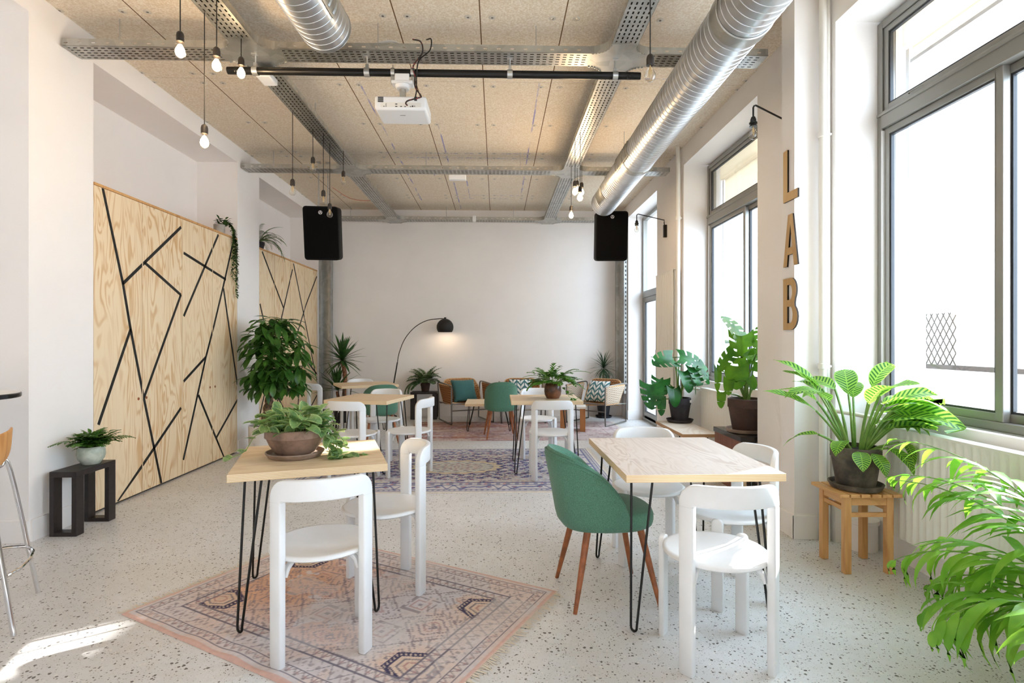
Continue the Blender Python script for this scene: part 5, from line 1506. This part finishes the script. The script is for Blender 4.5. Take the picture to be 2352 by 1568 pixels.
# mixed foliage plant on the black stand
t=thing('potted_foliage_plant','grey-green bushy plant drooping from a dark pot on the black stand','potted plant',(-1.27,9.80,.48)); G.seed(12)
pot(t,.085,.15,'pot_brown')
b=MB(); s=MB()
for k in range(46):
    az=U(0,2*PI); frond(b,(.03*math.cos(az),.03*math.sin(az),.15),az,U(.4,1.5),U(.2,.42),U(.8,1.8),7,.10,.05,s,P_OV,.25,lang=55,ldroop=.6,r=.002,nu=3)
for az,L in((PI,.52),(PI*.95,.46),(PI*1.06,.42)): frond(b,(0,-.02,.15),az,.55,L,2.2,11,.09,.03,s,P_OV,.25,lang=50,ldroop=.7,r=.002)
b.v=[(x,min(y,.28),z) for x,y,z in b.v]; s.v=[(x,min(y,.28),z) for x,y,z in s.v]
b.build('leaves',M['l_small'],t,smooth=60); s.build('stems',M['stem'],t)

# blue star fern in mottled pot
t=thing('potted_fern','bright green lobed fern in a mottled brown round pot on the middle table','potted plant',(.60,5.86,.761)); G.seed(14)
b=MB(); b.lathe([(0,0),(.06,0),(.066,.004),(.087,.04),(.093,.08),(.089,.125),(.080,.16),(.076,.165),(.071,.162),(.078,.12),(0,.115)],40); b.build('pot',M['pot_mottled'],t,smooth=40)
b=MB(); b.lathe([(0,.148),(.072,.142)],20); b.build('soil',M['soil'],t)
b=MB(); s=MB()
for k in range(44):
    az=2*PI*((k*.618)%1); frond(b,(.03*math.cos(az),.03*math.sin(az),.145),az,U(.5,1.5),U(.18,.34),U(.6,1.7),6,.09,.036,s,P_OV,.3,lang=50,ldroop=.6,r=.002,jit=12)
for az,L,el in((.0,.46,.95),(.25,.40,.5),(2.9,.42,.7),(3.3,.36,.9)):
    p=arcpts((0,0,.145),az,el,L,1.3,8); s.tube(p,.002,5); leaf(b,p[4],az,el-.75,L*.55,.085,.5,lambda t:P_OV(t)*(.75+.25*math.sin(t*38)),18,2,.1)
vine(b,s,[(.06,-.03,.15),(.12,-.08,.10),(.16,-.14,.03),(.22,-.2,.012)],.05,.08,.03,P_OV,.0018,.4,out=-.6)
b.v=[(x,y,max(z,.003)) for x,y,z in b.v]
b.build('leaves',M['l_bluestar'],t,smooth=60); s.build('stems',M['stem'],t)

# monsteras
def mslots(seed,inner=.42):
    rg=random.Random(seed); cut=set()
    def f(i,nu,av,left):
        if i<3 or i>nu-3: return False
        key=(i+(1 if left else 0)+seed)%4
        return key==0 and inner<av<1.01 or (key==2 and i%8==2 and .18<av<.34)
    return f
def monstera_leaf(b,c,az,el,L,W,droop,roll,split,seed):
    leaf(b,c,az,el,L,W,droop,P_HEART,18,7,.10,roll,.20,mslots(seed) if split else None)
def monstera(t,specs,mat,base=(0,0,0),fit=None):
    """specs: (tip x,y,z relative, leaf azimuth, elevation, length, width, split, roll)"""
    s=MB(); b=MB()
    for i,(x,y,z,az,el,L,W,sp,ro) in enumerate(specs):
        o=Vector(base)+Vector((U(-.03,.03),U(-.03,.03),0)); tip=Vector((x,y,z))
        mid=o.lerp(tip,.5)+Vector((0,0,.10*min(1,abs(z-o.z)*1.5)))-Vector((x-o.x,y-o.y,0))*.12
        s.tube(curve([o,mid,tip],8),[.009-.0035*k/16 for k in range(17)],8)
        monstera_leaf(b,tip,R(az),R(el),L,W,.55,R(ro),sp,i)
    if fit: b.v=[fit(*p) for p in b.v]; s.v=[fit(*p) for p in s.v]
    b.build('leaves',M[mat],t,smooth=60); s.build('stems',M['stem'],t)
G.seed(31)
t=thing('potted_monstera','smaller monstera in a charcoal pot standing on the low plywood bench','potted plant',(2.16,6.42,.443))
pot(t,.128,.265,'pot_dark',True,(0,0,0),.72,True,.155,'pot_dark')
b=MB(); b.box(.085,.105,-.098,-.0965,.215,.245); b.build('price_sticker',M['whiteplastic'],t,smooth=0)
monstera(t,[(-.37,-.10,.43,262,-60,.30,.30,1,0),(-.24,-.04,.48,250,-48,.25,.25,1,-15),(-.105,-.08,.72,195,2,.28,.30,1,-45),(-.02,-.06,.74,345,-8,.30,.28,1,40),(-.05,.02,.73,100,10,.26,.26,1,0),(.01,-.12,.58,300,-58,.26,.22,0,10),(.12,-.1,.63,300,-52,.26,.22,1,10),(.17,-.1,.66,335,-45,.28,.2,1,35),(.12,-.12,.50,310,-60,.20,.10,0,10),(-.115,-.12,.38,275,-62,.22,.18,0,0),(-.25,-.1,.26,262,-72,.2,.12,0,0),(-.16,.0,.42,200,-30,.24,.22,1,-40)],'l_monst',(0,0,.24),lambda x,y,z:(min(x,.13 if z<.42 else .30),min(y,.24),z))
G.seed(33)
t=thing('potted_monstera','large monstera in a dark brown pot standing on the black-topped crate','potted plant',(2.335,5.09,.542))
pot(t,.158,.295,'pot_brown',True,(0,0,0),.72,True,.180,'pot_saucer')
monstera(t,[(-.075,-.03,.87,140,66,.26,.30,1,-12),(-.07,-.06,.88,268,-74,.34,.27,1,0),(.13,-.12,.83,255,-50,.26,.26,1,8),(.12,-.13,.86,60,60,.20,.22,1,0),(-.02,-.08,.66,15,30,.24,.17,0,-70),(-.13,-.10,.60,250,-72,.22,.24,0,-5),(-.29,-.06,.58,255,-72,.22,.10,0,-35),(-.12,-.04,.74,200,-30,.28,.15,1,-62),(-.02,-.12,.50,285,-45,.13,.11,0,15),(.13,-.1,.46,335,8,.15,.09,0,60),(-.27,-.1,.36,240,-75,.15,.10,0,-30),(.02,-.12,.60,350,-12,.20,.11,0,68),(-.20,-.1,.48,235,-70,.15,.11,0,-20),(-.06,.06,.80,70,20,.26,.24,1,10)],'l_monstlit',(0,0,.27),lambda x,y,z:(min(x,.17 if y>-.26 else -.04),y,z))

# calathea on the slatted stool
G.seed(41)
t=thing('potted_calathea','striped calathea with long bright leaves in a weathered grey pot on the slatted stool','potted plant',(2.19,3.29,.498))
pot(t,.137,.235,'pot_grey',True,(0,0,0),.76,True,.150,'pot_grey')
b=MB(); s=MB()
def cal(az,el,stem,L,W,dr,roll=0,lel=None):
    a=R(az); W*=1.28; p=arcpts((.05*math.cos(a),.05*math.sin(a),.20),a,R(el),stem*.86,.3,7); s.tube(p,[.009]*4+[.007]*4,7)
    leaf(b,p[-1],a,R(lel if lel is not None else el-22),L,W,dr,P_OV,14,3,.16,R(roll),0,None,U(-.25,.25),.02)
for spec in ((175,62,.36,.34,.085,.6,-20,38),(165,70,.40,.26,.085,1.2,10),(200,70,.42,.22,.10,1.4,0),(185,38,.26,.26,.06,.9,30,12),(60,74,.40,.24,.10,1.1,0),(120,74,.42,.22,.09,1.0,0,50),(275,20,.10,.16,.075,1.0,0,-20),(300,30,.16,.20,.07,1.2,10,-10),(318,35,.22,.20,.075,1.3,-10,-5),(245,25,.10,.15,.075,1.2,0,-10),(215,50,.14,.18,.075,1.2,10,10)): cal(*spec)
for k in range(13): cal(U(292,350),U(60,84),U(.22,.40),U(.30,.42),U(.095,.125),U(.6,1.2),U(-35,35),U(2,40))
for k in range(9): cal(U(0,360),U(74,88),U(.36,.48),U(.24,.34),U(.085,.11),U(.5,1.1),U(-30,30),U(25,72))
for k in range(7): cal(U(325,360),U(50,72),U(.3,.42),U(.32,.42),U(.09,.11),U(.4,.9),U(-20,20),U(0,22))
b.v=[(min(x,.315 if z>.40 else .185),y if x<.08 else min(y,.36),z) for x,y,z in b.v]; s.v=[(min(x,.315 if z>.40 else .185),y,z) for x,y,z in s.v]
b.build('leaves',M['l_cal'],t,smooth=60); s.build('stalks',M['stem'],t)

# palm at the right edge
G.seed(52)
t=thing('potted_palm','bright green sunlit palm spreading in at the right edge before the radiator','potted plant',(2.12,1.72,0))
pot(t,.17,.33,'pot_white',True)
b=MB(); s=MB()
fr=[(112,74,.95,1.5),(126,66,.80,1.9),(96,74,1.0,1.4),(138,58,.66,2.0),(116,52,.70,1.8),(104,60,.80,1.7),(88,66,.95,1.3),(124,36,.56,1.5),(106,34,.58,1.5),(150,62,.68,2.1),(100,80,1.12,1.5),(116,80,1.05,1.8),(200,62,.7,1.6),(280,62,.8,1.5),(30,72,.9,1.1),(90,48,.74,1.6)]
for az,el,L,dr in fr:
    a=R(az+U(-5,5)); frond(b,(.05*math.cos(a),.05*math.sin(a),.30),a,R(el),L,dr,8,U(.24,.34),.042,s,P_LANCE,.34,lang=46,ldroop=U(.9,2.1),side=U(-.35,.35),r=.005,nu=6,jit=22)
fit=lambda x,y,z:(min(x,.17 if y<.22 else(.255 if z<.95 else .38)),y,z); b.v=[fit(*p) for p in b.v]; s.v=[fit(*p) for p in s.v]
b.build('fronds',M['l_palm'],t,smooth=60); s.build('stalks',M['stem'],t)
# ------------------------------------------------------------------ daylight, camera
w=bpy.data.worlds.new('sky'); SC.world=w; w.use_nodes=True
bg=w.node_tree.nodes['Background']; bg.inputs[0].default_value=(.64,.81,1.0,1); bg.inputs[1].default_value=WORLD
l=bpy.data.lights.new('sun','SUN'); l.energy=SUN; l.angle=R(.6); l.color=(1,.98,.94)
so=bpy.data.objects.new('sun',l); COL.objects.link(so)
dv=Vector((-.85,-.53,-.45)).normalized(); so.rotation_euler=dv.to_track_quat('-Z','Y').to_euler(); so.location=(8,8,8)
cam=bpy.data.cameras.new('camera'); co=bpy.data.objects.new('camera',cam); COL.objects.link(co)
cam.sensor_width=36; cam.lens=36*1260/2352; cam.clip_start=.05
co.location=(0,0,1.37); co.rotation_euler=(PI/2,0,-math.atan(35/1260)); SC.camera=co
vs=SC.view_settings; vs.view_transform='Standard'; vs.look='None'; vs.exposure=EXPO; vs.gamma=1; vs.use_curve_mapping=False
SC.cycles.max_bounces=10; SC.cycles.diffuse_bounces=6; SC.cycles.glossy_bounces=4; SC.cycles.transparent_max_bounces=16; SC.cycles.transmission_bounces=4
SC.cycles.sample_clamp_indirect=6; SC.cycles.caustics_reflective=False; SC.cycles.caustics_refractive=False
SC.cycles.use_denoising=True
